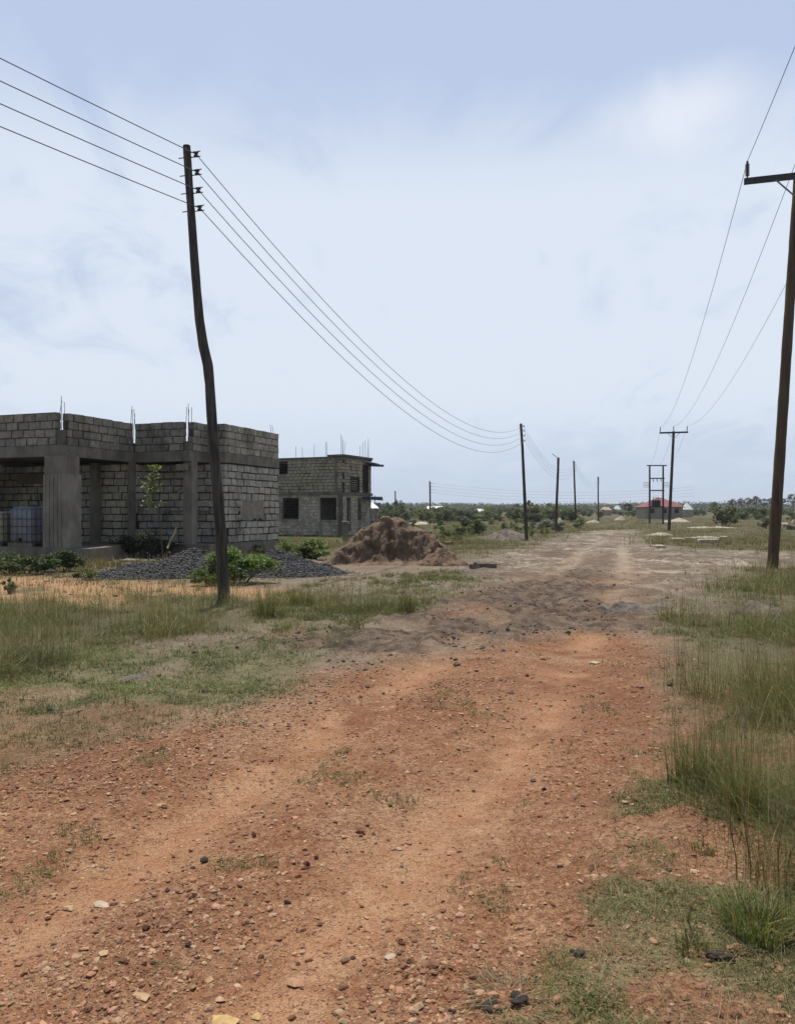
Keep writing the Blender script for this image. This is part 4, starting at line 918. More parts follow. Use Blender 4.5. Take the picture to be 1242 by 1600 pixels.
block_bit(1130, 842, 0.6, 0.4, 0.2, -0.2, 'pale block chip farthest right of the field slabs', 0.1, M_PALESOIL)
block_bit(150, 874, 0.8, 0.5, 0.12, 0.4, 'flat broken slab in weeds before the porch step', 0.15, M_CONC)
block_bit(205, 878, 0.55, 0.35, 0.1, -0.2, 'flat slab piece by the left end of the chippings heap', 0.1, M_CONC)
for k, (px, py, w) in enumerate(((1224, 824, 0.9), (1234, 828, 0.8), (1240, 818, 1.1), (1252, 825, 1.2), (1218, 829, 0.6))):
    block_bit(px, py, w, 0.6, 0.55, k*0.7, ['grey rubble chunk in the pile right of the tall pole, leftmost high one', 'grey rubble chunk at the front of the pile by the right edge', 'upper pale rubble chunk of the pile by the right edge', 'rubble chunk cut by the right picture edge', 'lowest small rubble chunk nearest the tall right pole'][k], 0.3, M_GREYSOIL if k % 2 else M_PALESOIL, group='rubble pile right of the tall pole')
# sand-coloured grey post in front of the far building
def small_post():
    Y = 52.0; x = PX(540, Y); t = MB(); t.box(-0.19, 0.19, -0.15, 0.15, -0.1, 1.15, (0.9, 0.88, 0.82), None, 0.03); t.box(-0.24, 0.22, -0.2, 0.2, 1.152, 1.32, (1, 0.97, 0.9), None, 0.03)
    tag(t.build('block_pillar', M_CONC, None, False, (x, Y, H1(x, Y))), 'short grey block pillar in front of the storey building corner', 'pillar')
small_post()

# ------------------------------------------------------------------ far houses
def hip_house(px0, px1, ypk, yeave, ybase, Y, roof, label, wallcol=(1, 1, 1), ridge=0.25, depth=None, openings=True, rz=0.0):
    X0, X1 = PX(px0, Y), PX(px1, Y); cx = (X0+X1)/2; w = (X1-X0)/2; d = depth or w*0.8
    zb = PZ(ybase, Y); ze = PZ(yeave, Y)-zb; zp = PZ(ypk, Y)-zb
    t = thing('house', label, 'house', (cx, Y+d, zb), rz)
    mb = MB(); mb.box(-w*0.92, w*0.92, -d*0.92, d*0.92, -0.8, ze, wallcol); mb.build('wall', M_PAINT, t)
    mb = MB(); rw = w*ridge
    vs = [(-w, -d, ze), (w, -d, ze), (w, d, ze), (-w, d, ze), (-rw, 0, zp), (rw, 0, zp), (-w, -d, ze-.12), (w, -d, ze-.12), (w, d, ze-.12), (-w, d, ze-.12)]
    mb.add(vs, [(0, 1, 5, 4), (1, 2, 5), (2, 3, 4, 5), (3, 0, 4), (6, 7, 1, 0), (7, 8, 2, 1), (8, 9, 3, 2), (9, 6, 0, 3), (9, 8, 7, 6)]); mb.build('roof', roof, t)
    if openings:
        for k in range(3):
            x = (-0.6+0.6*k)*w; mb = MB(); mb.box(x-0.45, x+0.45, -d*0.92-0.03, -d*0.92+0.05, ze*0.3, ze*0.8); mb.build('window', M_DARKIN, t)
    return t
hip_house(1006, 1070, 777, 792, 806, 160, M_REDROOF, 'low house with a deep red hipped roof behind the transformer frame', (0.7, 0.7, 0.68), 0.10)
hip_house(1067, 1083, 786, 796, 803, 185, M_WHITEROOF, 'white roof just right of the red-roofed house', (0.9, 0.9, 0.85), 0.1, openings=False)
hip_house(664, 696, 790.5, 797, 802, 320, M_WHITEROOF, 'bright white roof on the horizon behind the far bracket pole', (1, 1, 1), 0.7, openings=False)
hip_house(563, 592, 785, 794, 812, 118, M_WHITEROOF, 'white-roofed low house just behind the storey building', (0.8, 0.8, 0.75), 0.3, openings=False)
hip_house(740, 762, 795, 799, 804, 300, M_WHITEROOF, 'small cream roof among bushes right of the horizon bracket pole', (1, 1, 0.9), 0.7, openings=False)
hip_house(825, 837, 793, 797, 803, 300, M_WHITEROOF, 'pale small roof in bushes just right of the second pole', (0.9, 0.9, 0.9), 0.6, openings=False)
hip_house(940, 956, 792, 797, 804, 240, simple_mat('tan_sheet_roof', (0.36, 0.27, 0.19), (0.46, 0.36, 0.27), 1.5, 0.7, 0.1, 5), 'tan-roofed low house right of the farthest small pole', (0.9, 0.8, 0.7), 0.5, openings=False)
hip_house(960, 970, 790, 796, 803, 300, M_WHITEROOF, 'small off-white roof between the tan roof and transformer frame', (1, 0.95, 0.85), 0.5, openings=False)
def far_fence():
    Y = 112; X0, X1 = PX(555, Y), PX(592, Y); zt = PZ(795, Y); zb = float(z0(Y))-0.3
    t = thing('block_fence', 'grey block boundary wall behind the storey building and mound', 'wall', ((X0+X1)/2, Y, zb))
    w = (X1-X0)/2; wall(t, (-w, 0), (w, 0), 0, zt-zb, 0.2, seed=71, name='wall', proud=0.005)
    for k in range(3):
        mb = MB(); x = -w+0.4+k*(w-0.4); mb.box(x-0.12, x+0.12, -0.16, -0.12, 0, zt-zb+0.1, (0.9, 0.9, 0.85)); mb.build('pier', M_CONC, t)
far_fence()

# ------------------------------------------------------------------ plants
def leaves(cent, size, r, cols, droop=0.35, asp=0.45, nseg=1):
    """leaf quads (4 points, folded) at given centres -> V, F, C"""
    n = len(cent); az = r.uniform(0, 2*np.pi, n); el = r.uniform(-0.7, 0.9, n); roll = r.uniform(-1.0, 1.0, n)
    d = np.stack([np.cos(az)*np.cos(el), np.sin(az)*np.cos(el), np.sin(el)], 1)
    sd_ = np.cross(d, np.array([0, 0, 1.0])); sd_ /= np.linalg.norm(sd_, axis=1, keepdims=True)+1e-9
    up = np.cross(sd_, d); sd_ = sd_*np.cos(roll)[:, None]+up*np.sin(roll)[:, None]
    s = size*r.uniform(0.6, 1.3, n)
    a = cent-d*s[:, None]*0.5; b = cent+d*s[:, None]*0.5+np.array([0, 0, -1.0])*s[:, None]*droop*0.4
    m = cent; l = m+sd_*(s*asp*0.5)[:, None]; q = m-sd_*(s*asp*0.5)[:, None]
    V = np.stack([a, l, b, q], 1).reshape(-1, 3)
    Fi = np.arange(n*4); C = np.repeat(cols, 4, 0)
    return V, Fi, C
def leaf_cols(n, r, base=(0.055, 0.085, 0.022), var=0.35, yellow=0.15):
    c = np.array([base])*r.uniform(1-var, 1+var, (n, 1)); y = r.uniform(0, 1, n) < yellow
    c[y] = c[y]*np.array([1.7, 1.35, 0.9]); return c
def crown_points(n, dims, r, clumps=14, spread=0.32, hollow=0.35):
    """leaf centres grouped into clumps spread through an ellipsoid sitting on z = 0"""
    cs = []
    while len(cs) < clumps:
        p = r.uniform(-1, 1, 3)
        q = np.linalg.norm(p)
        if hollow < q < 1: cs.append(p)
    cs = np.array(cs)*0.82; w = r.uniform(0.5, 1.5, clumps); w /= w.sum()
    k = r.choice(clumps, n, p=w); rad = r.uniform(0.6, 1.3, clumps)[k]*spread
    g = r.normal(size=(n, 3)); g /= np.linalg.norm(g, axis=1, keepdims=True); g *= (r.uniform(0, 1, n)**0.5*rad)[:, None]
    p = cs[k]+g; p[:, 2] = np.maximum(p[:, 2], -0.98)
    return p*np.array(dims)*0.5+np.array([0, 0, dims[2]*0.5]), cs*np.array(dims)*0.5+np.array([0, 0, dims[2]*0.5]), k
def shrub(name, label, cat, loc, dims, n, lsize, seed, base=(0.055, 0.085, 0.022), group=None, clumps=14, spread=0.34, trunk=0.0, trunk_r=0.05, yellow=0.15, crown_name='foliage', stem_name='stems', stems=5, asp=0.5):
    r = np.random.default_rng(seed); t = thing(name, label, cat, loc, 0, group)
    P, cs, k = crown_points(n, dims, r, clumps, spread); tone = r.uniform(0.75, 1.25, clumps)[k]
    V, Fi, C = leaves(P+np.array([0, 0, trunk]), lsize, r, leaf_cols(n, r, base, 0.3, yellow)*tone[:, None], asp=asp)
    mesh_np(crown_name, V, Fi, np.full(n, 4), M_LEAF, t, C)
    mb = MB()
    if trunk > 0:
        mb.tube([(0, 0, -0.2), (trunk_r*0.6, 0, trunk*0.6), (0, 0, trunk+dims[2]*0.3)], [trunk_r*1.3, trunk_r, trunk_r*0.7], 7)
        for c in cs[:7]: mb.tube([(0, 0, trunk*0.9), tuple(c*np.array([.5, .5, .5])+np.array([0, 0, trunk*0.95])), tuple(c+np.array([0, 0, trunk]))], [trunk_r*0.55, trunk_r*0.4, trunk_r*0.2], 5)
        mb.build('trunk', M_BARK, t)
    else:
        for c in cs[:stems]: mb.tube([(c[0]*0.15, c[1]*0.15, -0.05), tuple(c*np.array([.6, .6, .55])), tuple(c)], [trunk_r*0.3, trunk_r*0.22, trunk_r*0.1], 5)
        mb.build(stem_name, M_BARK, t)
    return t
def dup(t, loc, rz, s, label=None, group=None):
    o = t.copy(); COL.objects.link(o); o.location = loc; o.rotation_euler = (0, 0, rz); o.scale = (s*R.uniform(.85, 1.2), s*R.uniform(.85, 1.2), s)
    if label: o['label'] = label
    if group: o['group'] = group
    for c in t.children:
        d = c.copy(); COL.objects.link(d); d.parent = o
    return o
def gpt(px, py): x, y = G(px, py); return (x, y, H1(x, y))
# bushes around the near house
shrub('leafy_bush', 'bright green leafy bush around the foot of the crooked pole', 'bush', gpt(372, 914), (1.6, 1.1, 0.80), 5200, 0.085, 201, (0.10, 0.165, 0.04), clumps=26)
shrub('leafy_bush', 'smaller green weed clump left of the crooked pole foot', 'bush', gpt(325, 918), (0.9, 0.7, 0.36), 1600, 0.06, 202, (0.08, 0.12, 0.03), clumps=10)
shrub('leafy_bush', 'broad-leaved green creeper bush between near house corner and earth mound', 'bush', gpt(470, 876), (2.1, 1.6, 0.66), 4000, 0.12, 203, (0.095, 0.14, 0.035), clumps=22)
shrub('leafy_bush', 'green bush hugging the right corner of the near house', 'bush', gpt(440, 868), (1.0, 1.4, 0.55), 1300, 0.10, 204, (0.07, 0.105, 0.025), clumps=12)
shrub('leafy_bush', 'dark green low bush before the porch, under the caged tanks', 'bush', gpt(28, 897), (2.4, 1.0, 0.62), 3000, 0.085, 205, (0.045, 0.075, 0.02), clumps=24)
shrub('leafy_bush', 'dark weeds below the big porch column', 'bush', gpt(105, 893), (1.7, 0.8, 0.58), 2600, 0.075, 206, (0.04, 0.065, 0.018), clumps=16)
shrub('leafy_bush', 'low tuft of light green weed at the left end of the chippings heap', 'bush', gpt(137, 906), (0.75, 0.5, 0.26), 900, 0.05, 207, (0.085, 0.12, 0.03), clumps=10)
shrub('leafy_bush', 'dark straggly weeds at the wall below the slim sapling', 'bush', gpt(228, 872), (2.5, 1.0, 0.95), 3800, 0.085, 208, (0.035, 0.055, 0.018), clumps=22)
shrub('leafy_bush', 'dark weeds at the wall left of the crooked pole', 'bush', gpt(300, 868), (1.7, 0.8, 0.62), 2200, 0.08, 209, (0.042, 0.068, 0.02), clumps=14)
shrub('leafy_bush', 'small dark weed at the foot of the near house side wall', 'bush', gpt(402, 868), (0.9, 0.5, 0.4), 700, 0.07, 210, (0.04, 0.065, 0.02), clumps=8)
shrub('leafy_bush', 'little grassy weed on the orange sand at the left edge', 'bush', gpt(16, 927), (0.35, 0.3, 0.38), 500, 0.05, 211, (0.09, 0.12, 0.04), clumps=8)
def sapling():
    x, y, z = gpt(255, 876); r = np.random.default_rng(77)
    t = thing('sapling', 'slim sapling with a leafy top in front of the near house wall', 'sapling', (x, y, z))
    def q(px, py): return Vector((PX(px, y)-x, R.uniform(-.05, .05), PZ(py, y)-z))
    pts = [Vector((0, 0, -0.1)), q(253, 845), q(250, 815), q(243, 780), q(238, 745), q(238, 728)]
    mb = MB(); mb.tube(pts, [0.028, 0.026, 0.022, 0.017, 0.012, 0.006], 7)
    P = []
    for a, b in ((240, 770), (238, 750), (236, 740), (234, 760), (246, 775)):
        s = q(241, b+6); e = q(a+R.uniform(-14, 14), b-8); e.y += R.uniform(-.25, .25); mb.tube([s, e], [0.009, 0.004], 5)
    mb.build('trunk', M_BARK, t)
    for _ in range(300):
        py = R.uniform(724, 795); cx = 238+(4 if py < 740 else 0)+R.gauss(0, 5.0+(3 if 745 < py < 790 else 0))
        v = q(cx, py); P.append((v.x, v.y+R.uniform(-.25, .25), v.z))
    P = np.array(P); V, Fi, C = leaves(P, 0.105, r, leaf_cols(len(P), r, (0.15, 0.20, 0.075), 0.5, 0.3), 0.5, 0.6)
    mesh_np('foliage', V, Fi, np.full(len(P), 4), M_LEAF, t, C)
sapling()
def broad_plant(px, py, label, seed, hgt=0.6, n=9, ls=0.34):
    x, y, z = gpt(px, py); t = thing('broadleaf_plant', label, 'plant', (x, y, z)); r = random.Random(seed); mb = MB(); st = MB()
    for k in range(n):
        a = r.uniform(0, 6.28); d = Vector((math.cos(a), math.sin(a), 0)); up = r.uniform(0.5, 1.0)*hgt; o = d*r.uniform(0.03, 0.12)
        st.tube([(0, 0, 0), o*0.5+Vector((0, 0, up*0.6)), o+Vector((0, 0, up))], [0.012, 0.01, 0.006], 5)
        s = ls*r.uniform(0.7, 1.1); sd_ = Vector((-d.y, d.x, 0)); b = o+Vector((0, 0, up)); c = r.uniform(.8, 1.3)
        vs = [b, b+d*s*.35+sd_*s*.22+Vector((0, 0, s*.2)), b+d*s*.75+sd_*s*.17+Vector((0, 0, s*.15)), b+d*s-Vector((0, 0, s*.05)), b+d*s*.75-sd_*s*.17+Vector((0, 0, s*.15)), b+d*s*.35-sd_*s*.22+Vector((0, 0, s*.2))]
        mb.add(vs, [(0, 1, 2, 3, 4, 5)], (0.10*c, 0.16*c, 0.045*c))
    mb.build('foliage', M_LEAF, t); st.build('stems', M_LEAF, t)
broad_plant(183, 870, 'young broad-leaved plant growing beside the porch step', 5, 0.75, 9)
broad_plant(312, 862, 'small pale-leaved plant by the wall left of the crooked pole', 8, 0.4, 6, 0.22)
# leaning stick by the wall
def stick(a, b, rad, label, mat=None, name='stick', bend=0.02):
    a, b = Vector(a), Vector(b); pts = [a.lerp(b, k/6)+Vector((R.uniform(-bend, bend), R.uniform(-bend, bend), R.uniform(0, bend))) for k in range(7)]
    o0 = pts[0].copy(); mb = MB(); mb.tube([p-o0 for p in pts], [rad*(1-0.06*k) for k in range(7)], 6); tag(mb.build(name, mat or M_TIMBER, None, True, o0), label, name.replace('_', ' '))
ya = 23.6
stick((PX(262, ya), ya, PZ(857, ya)), (PX(274, ya), ya+0.3, PZ(822, ya)), 0.03, 'bare stick leaning up out of the dark weeds by the wall')
x, y, z = gpt(305, 876); stick((x, y, z+.05), (x+0.7, y-0.3, z+0.07), 0.04, 'short pale timber lying at the top edge of the chippings heap', name='timber')
x, y, z = gpt(75, 890); stick((x, y, z+.35), (x+0.5, y-0.4, z+.05), 0.012, 'thin dry twig in the weeds below the porch column', name='twig')

# ------------------------------------------------------------------ bush belt, trees, far wood
protos = [shrub('field_shrub', 'green shrub in the far bush belt', 'shrub', (0, 0, 0), (2.6, 2.4, 1.7), 900, 0.24, 300+i, b_, 'shrubs of the far bush belt', 12, 0.36, 0, 0.12, 0.12) for i, b_ in enumerate([(0.105, 0.136, 0.050), (0.070, 0.098, 0.036), (0.145, 0.165, 0.066), (0.10, 0.118, 0.056)])]
used = [False]*4
placed = []
def put_shrub(px, py_top, Y, s=None, k=None, label=None):
    k = R.randrange(4) if k is None else k; X = PX(px, Y); zb = H1(X, Y)
    s = s if s is not None else max(0.3, (PZ(py_top, Y)-zb)/1.7)
    if not used[k]:
        used[k] = True; o = protos[k]; o.location = (X, Y, zb-0.05); o.scale = (s, s, s); o.rotation_euler = (0, 0, R.uniform(0, 6.28))
        o['label'] = label or ['mid green shrub', 'dark green shrub', 'light green shrub', 'olive shrub'][k]+' in the far bush belt'
        return o
    return dup(protos[k], (X, Y, zb-0.05), R.uniform(0, 6.28), s, label or ['mid green shrub', 'dark green shrub', 'light green shrub', 'olive shrub'][k]+' in the far bush belt')
put_shrub(735, 806, 66, k=1, label='dark round shrub left of the distant grey heap')
put_shrub(720, 818, 60, k=2, label='light green leafy shrub in the field left of the distant grey heap')
put_shrub(716, 825, 50, s=0.45, k=0, label='small shrub in the field right behind the earth mound')
put_shrub(686, 831, 48, s=0.4, k=2, label='tiny pale shrub just behind the earth mound')
put_shrub(1132, 789, 100, s=1.75, k=3, label='lone spreading olive shrub in the right field')
put_shrub(906, 806, 92, s=0.85, k=2, label='thin shrub at the foot of the pole right of the lamp pole')
put_shrub(1198, 806, 90, s=0.9, k=3, label='brown-green shrub just left of the tall right pole')
put_shrub(788, 812, 85, s=0.6, k=0, label='small green shrub above the distant grey heap')
for i in range(300):
    Y = math.exp(R.uniform(math.log(120), math.log(340))); px = R.uniform(520, 1320) if i > 60 else R.uniform(560, 960)
    if 900 < px < 1120 and Y < 175: continue
    if px < 560 and Y < 120: continue
    hh = R.uniform(0.7, 1.9)*(1 if px < 1000 else 0.85)
    put_shrub(px, None, Y, s=hh*R.uniform(0.7, 1.1))
for i in range(60):
    Y = R.uniform(62, 135); px = R.uniform(590, 880)
    put_shrub(px, None, Y, s=R.uniform(0.25, 0.7))
# trees that stand out
def tree(px, y_top, w_px, Y, label, seed, base=(0.042, 0.058, 0.026), flat=0.6, group=None, n=1600):
    X = PX(px, Y); zb = H1(X, Y); hh = PZ(y_top, Y)-zb; w = w_px*Y/F; cz = min(hh*0.75, w*flat); r = np.random.default_rng(seed)
    return shrub('tree', label, 'tree', (X, Y, zb), (w, w, cz), n, w*0.07+0.1, seed, base, group, 18, 0.32, hh-cz, 0.03*hh+0.05, 0.08, 'crown')
tree(623, 780, 19, 240, 'round dark tree on the horizon right of the white roof', 401, (0.030, 0.045, 0.024), 0.95)
tree(604, 785, 18, 300, 'grey-green tree left of the round dark horizon tree', 402, (0.055, 0.066, 0.04), 0.8)
tree(591, 784, 12, 310, 'pale tree behind the white roof by the storey building', 403, (0.06, 0.07, 0.045), 0.9)
tree(646, 792, 15, 250, 'low round tree left of the bright white horizon roof', 404, (0.034, 0.05, 0.024), 0.7)
tree(827, 781, 12, 260, 'dark round tree just right of the second pole', 405, (0.032, 0.048, 0.024), 0.95)
tree(808, 785, 12, 320, 'grey tree just left of the second pole', 406, (0.055, 0.066, 0.04), 0.8)
tree(838, 788, 10, 330, 'smaller tree right of the dark one by the second pole', 407, (0.05, 0.062, 0.036), 0.8)
tree(858, 786, 9, 320, 'small umbrella tree left of the lamp pole', 408, (0.05, 0.062, 0.036), 0.55)
tree(981, 786, 20, 250, 'broad low tree left of the transformer frame', 409, (0.05, 0.07, 0.028), 0.7)
for i, (px, yt, w) in enumerate(((1145, 779, 11), (1158, 778, 11), (1168, 777, 12), (1180, 775.5, 14), (1192, 778, 13), (1205, 777, 12), (1222, 777, 10), (1238, 771, 16), (1258, 774, 15), (1113, 783, 9))):
    tree(px, yt, w*1.45, 380+12*(i % 3), ['umbrella tree at the left end of the right skyline row', 'second umbrella tree of the right skyline row', 'third umbrella tree of the right skyline row', 'widest umbrella tree amid the right skyline row', 'fifth umbrella tree of the right skyline row', 'umbrella tree half behind the tall right pole', 'umbrella tree just right of the tall pole', 'tallest tree at the right picture edge', 'skyline tree cut by the right picture edge', 'small lone skyline tree left of the right row'][i], 420+i, (0.055, 0.068, 0.042), 0.7, 'umbrella trees on the right skyline', 1100)
def far_wood():
    r = np.random.default_rng(55); n = 90000
    Y = np.exp(r.uniform(np.log(350), np.log(1100), n)); X = r.uniform(-0.8, 0.8, n)*Y
    hmax = (2.6+2.4*fbm(X*0.02, Y*0.02, 4, 171)+1.2*vnoise(X*0.12, Y*0.12, 5))*np.clip(Y/450, 0.8, 2.2)
    hmax = np.clip(hmax, 0.6, 9)*np.where(X/Y > 0.28, 1.25, 1.0)
    Z = z0(Y)+hmax*r.uniform(0, 1, n)**0.6
    cols = leaf_cols(n, r, (0.045, 0.062, 0.030), 0.35, 0.1)*np.clip(0.7+0.6*vnoise(X*0.05, Y*0.05, 8), 0.5, 1.4)[:, None]
    V, Fi, C = leaves(np.stack([X, Y, Z], 1), 1.0, r, cols, 0.2, 0.9)
    V = V.reshape(n, 4, 3); c = V.mean(1, keepdims=True); V = (c+(V-c)*np.clip(Y/520, 0.7, 2.0)[:, None, None]).reshape(-1, 3)
    o = mesh_np('far_woodland', V, Fi, np.full(n, 4), M_LEAF, None, C)
    tag(o, 'far continuous belt of bush and trees along the whole horizon', 'woodland', None, 'stuff')
far_wood()

# ------------------------------------------------------------------ grass
def blades(B, h, lean, az, w, cols, r, curve=1.0):
    n = len(B); d = np.stack([np.cos(az), np.sin(az), np.zeros(n)], 1); fa = az+np.pi/2+r.uniform(-0.6, 0.6, n)
    s = np.stack([np.cos(fa), np.sin(fa), np.zeros(n)], 1)
    ts = (0.0, 0.4, 0.75, 1.0); ws = (1.0, 0.85, 0.55, 0.0); rows = []
    for t, wk in zip(ts, ws):
        c = B+d*(h*lean*(t**1.8))[:, None]+np.array([0, 0, 1.0])*(h*t*(1-0.35*np.minimum(lean, 1.4)*t))[:, None]
        if wk > 0: rows += [c-s*(w*wk/2)[:, None], c+s*(w*wk/2)[:, None]]
        else: rows.append(c)
    V = np.stack(rows, 1).reshape(-1, 3); b = (np.arange(n)*7)[:, None]
    q = np.concatenate([b+0, b+1, b+3, b+2, b+2, b+3, b+5, b+4, b+4, b+5, b+6], 1).reshape(-1)
    cnt = np.tile(np.array([4, 4, 3]), n); C = np.repeat(cols, 7, 0)
    return V, q, cnt, C
GREEN = np.array((0.115, 0.165, 0.038)); OLIVE = np.array((0.195, 0.185, 0.072)); STRAW = np.array((0.32, 0.25, 0.135)); BROWN = np.array((0.19, 0.14, 0.075))
def gcols(n, r, p):
    k = r.choice(4, n, p=p); return np.stack([GREEN, OLIVE, STRAW, BROWN])[k]*r.uniform(0.7, 1.3, (n, 1))
def clump_grass(cx, cy, nb, hgt, rad, r, p, width=0.006, leanr=(0.1, 0.7), stalks=0.12):
    """clumps: arrays of centres, blades per clump, heights"""
    idx = np.repeat(np.arange(len(cx)), nb); n = len(idx)
    a = r.uniform(0, 2*np.pi, n); rr = np.sqrt(r.uniform(0, 1, n))*rad[idx]
    X = cx[idx]+np.cos(a)*rr; Y = cy[idx]+np.sin(a)*rr
    Z = height(X, Y)-0.01
    h = hgt[idx]*r.uniform(0.35, 1.0, n); lean = r.uniform(*leanr, n)
    st = r.uniform(0, 1, n) < stalks; h[st] = hgt[idx][st]*r.uniform(0.9, 1.7, st.sum()); lean[st] *= 0.35
    az = a+r.normal(0, 0.7, n); w = width*r.uniform(0.6, 1.3, n)*np.where(st, 0.6, 1)*np.clip((Y/6)**0.6, 0.8, 5)
    tone = r.uniform(0.75, 1.25, len(cx))[idx]
    c = gcols(n, r, p)*tone[:, None]*0.92; c[st] = (STRAW*0.72+OLIVE*0.2)*r.uniform(0.7, 1.25, (st.sum(), 1))
    return blades(np.stack([X, Y, Z], 1), h, lean, az, w, c, r)
def join(parts):
    V = []; Q = []; N_ = []; C = []; b = 0
    for v, q, n, c in parts: V.append(v); Q.append(q+b); N_.append(n); C.append(c); b += len(v)
    return np.concatenate(V), np.concatenate(Q), np.concatenate(N_), np.concatenate(C)
def grass_obj(name, parts, label, kind='stuff', cat='grass'):
    V, Q, N_, C = join(parts); o = mesh_np(name, V, Q, N_, M_GRASS, None, C); return tag(o, label, cat, None, kind)
def loose(X, Y, h, r, p, w=0.0042, lean=(0.1, 1.3)):
    n = len(X); tone = np.clip(0.95+0.55*fbm(X*1.4, Y*1.4, 3, 281), 0.5, 1.5)
    k = r.choice(4, n, p=p); c = np.stack([GREEN, OLIVE, STRAW, BROWN])[k]*(r.uniform(0.7, 1.3, n)*tone)[:, None]
    ln = r.uniform(*lean, n)**1.3
    return blades(np.stack([X, Y, height(X, Y)-0.008], 1), h, ln, r.uniform(0, 6.28, n), w*r.uniform(0.6, 1.3, n)*np.clip((Y/6)**0.7, 0.75, 4), c, r)
def tall_band(seed, mask, box, y0, y1, n_under, n_cl, kc, nbm, f0, hs=1.0):
    r = np.random.default_rng(seed)
    # tangled undergrowth
    X, Y = scatter(n_under, y0, y1, *box, r); M = masks(X, Y); m1 = fbm(X*1.0, Y*0.8, 3, f0); m2 = fbm(X*3.1, Y*2.6, 3, f0+7)
    d = M[mask]*0.55*np.clip(0.18+1.6*m1+2.2*m2, 0.02, 1); k = r.uniform(0, 1, n_under) < d
    X, Y, m1 = X[k], Y[k], m1[k]; h = (0.03+0.19*r.uniform(0, 1, len(X))**2)*np.clip(0.9+1.2*m1, 0.4, 1.6)
    a = loose(X, Y, h, r, [0.42, 0.30, 0.15, 0.13], 0.0038, (0.1, 2.2))
    # standing tussocks and seeding stems
    X, Y = scatter(n_cl, y0, y1, *box, r); M = masks(X, Y); m1 = fbm(X*1.0, Y*0.8, 3, f0)
    d = M[mask]*np.clip(0.20+1.6*m1+1.4*fbm(X*2.6, Y*2.2, 3, f0+11), 0.0, 1); k = r.uniform(0, 1, n_cl) < d*kc; X, Y, m1 = X[k], Y[k], m1[k]; n = len(X)
    hg = hs*(0.16+0.24*sstep(-0.3, 0.5, m1)+r.uniform(0, 0.2, n))
    nb = np.clip((nbm*np.clip(6/Y, 0.4, 1.1)*r.uniform(0.3, 1.5, n)).astype(int), 5, 110)
    b = clump_grass(X, Y, nb, hg, r.uniform(0.08, 0.34, n), r, [0.36, 0.33, 0.15, 0.16], 0.0038, (0.05, 1.5), 0.26)
    # single stems standing apart
    X, Y = scatter(n_under//20, y0, y1, *box, r); M = masks(X, Y); k = r.uniform(0, 1, len(X)) < M[mask]*np.clip(0.30+1.6*fbm(X*1.1, Y*0.9, 3, f0+3), 0.02, 1)*sstep(26, 8, Y); X, Y = X[k], Y[k]
    c_ = loose(X, Y, hs*r.uniform(0.18, 0.62, len(X)), r, [0.12, 0.34, 0.30, 0.24], 0.0026, (0.0, 0.7))
    return [a, b, c_]
grass_obj('tall_grass', tall_band(61, 'rtall', (0.24, 0.95), 2.7, 24, 420000, 14000, 0.30, 44, 181), 'tall green and straw grass filling the right verge')
grass_obj('tall_grass', tall_band(62, 'ltall', (-0.95, 0.05), 6.5, 17, 420000, 12000, 0.32, 48, 182, 0.85), 'tall brown-green grass band on the left before the sand and crooked pole')
def turf():
    r = np.random.default_rng(63); X, Y = scatter(700000, 2.0, 22, -0.9, 0.85, r); M = masks(X, Y)
    d = turf_mask(X, Y, M); d = np.where(d > 0.08, d, 0)**0.8*1.5
    d = d*np.clip(0.55+fbm(X*4, Y*4, 3, 201)*1.8, 0.08, 1)
    sp = (fbm(X*2.6, Y*2.6, 4, 211) > 0.36)*(1-M['mud'])*0.45*np.where(M['rut']*M['red'] > 0.4, 0.1, 1); d = np.maximum(d, sp*sstep(12, 5, Y))
    k = r.uniform(0, 1, len(X)) < d*0.95; X, Y = X[k], Y[k]; n = len(X)
    Z = height(X, Y)-0.003; h = r.uniform(0.014, 0.055, n)*np.clip((Y/5)**0.6, 0.7, 2.4)
    c = gcols(n, r, [0.60, 0.24, 0.09, 0.07])*np.clip(0.85+0.5*fbm(X*1.3, Y*1.3, 2, 221), 0.6, 1.4)[:, None]
    return blades(np.stack([X, Y, Z], 1), h, r.uniform(0.3, 1.6, n), r.uniform(0, 6.28, n), 0.0032*r.uniform(0.7, 1.3, n)*np.clip((Y/4)**0.75, 0.8, 4), c, r)
def litter():
    r = np.random.default_rng(64); X, Y = scatter(90000, 1.9, 14, -0.85, 0.85, r); M = masks(X, Y)
    d = np.maximum(M['rverge']*0.75, M['turf']*0.4)+0.05; d = d*sstep(-0.3, 0.3, fbm(X*2, Y*2, 3, 231))
    k = r.uniform(0, 1, len(X)) < d*0.6; X, Y = X[k], Y[k]; n = len(X)
    Z = height(X, Y)+0.002; h = r.uniform(0.02, 0.09, n)
    return blades(np.stack([X, Y, Z], 1), h, r.uniform(1.6, 2.6, n), r.uniform(0, 6.28, n), 0.0022*r.uniform(0.7, 1.3, n)*np.clip((Y/4)**0.6, 0.8, 3), gcols(n, r, [0.04, 0.16, 0.42, 0.38]), r)
grass_obj('short_grass', [turf()], 'short creeping green turf in patches on both verges')
grass_obj('dry_straw', [litter()], 'dry straw and dead grass littering the verges', cat='straw')
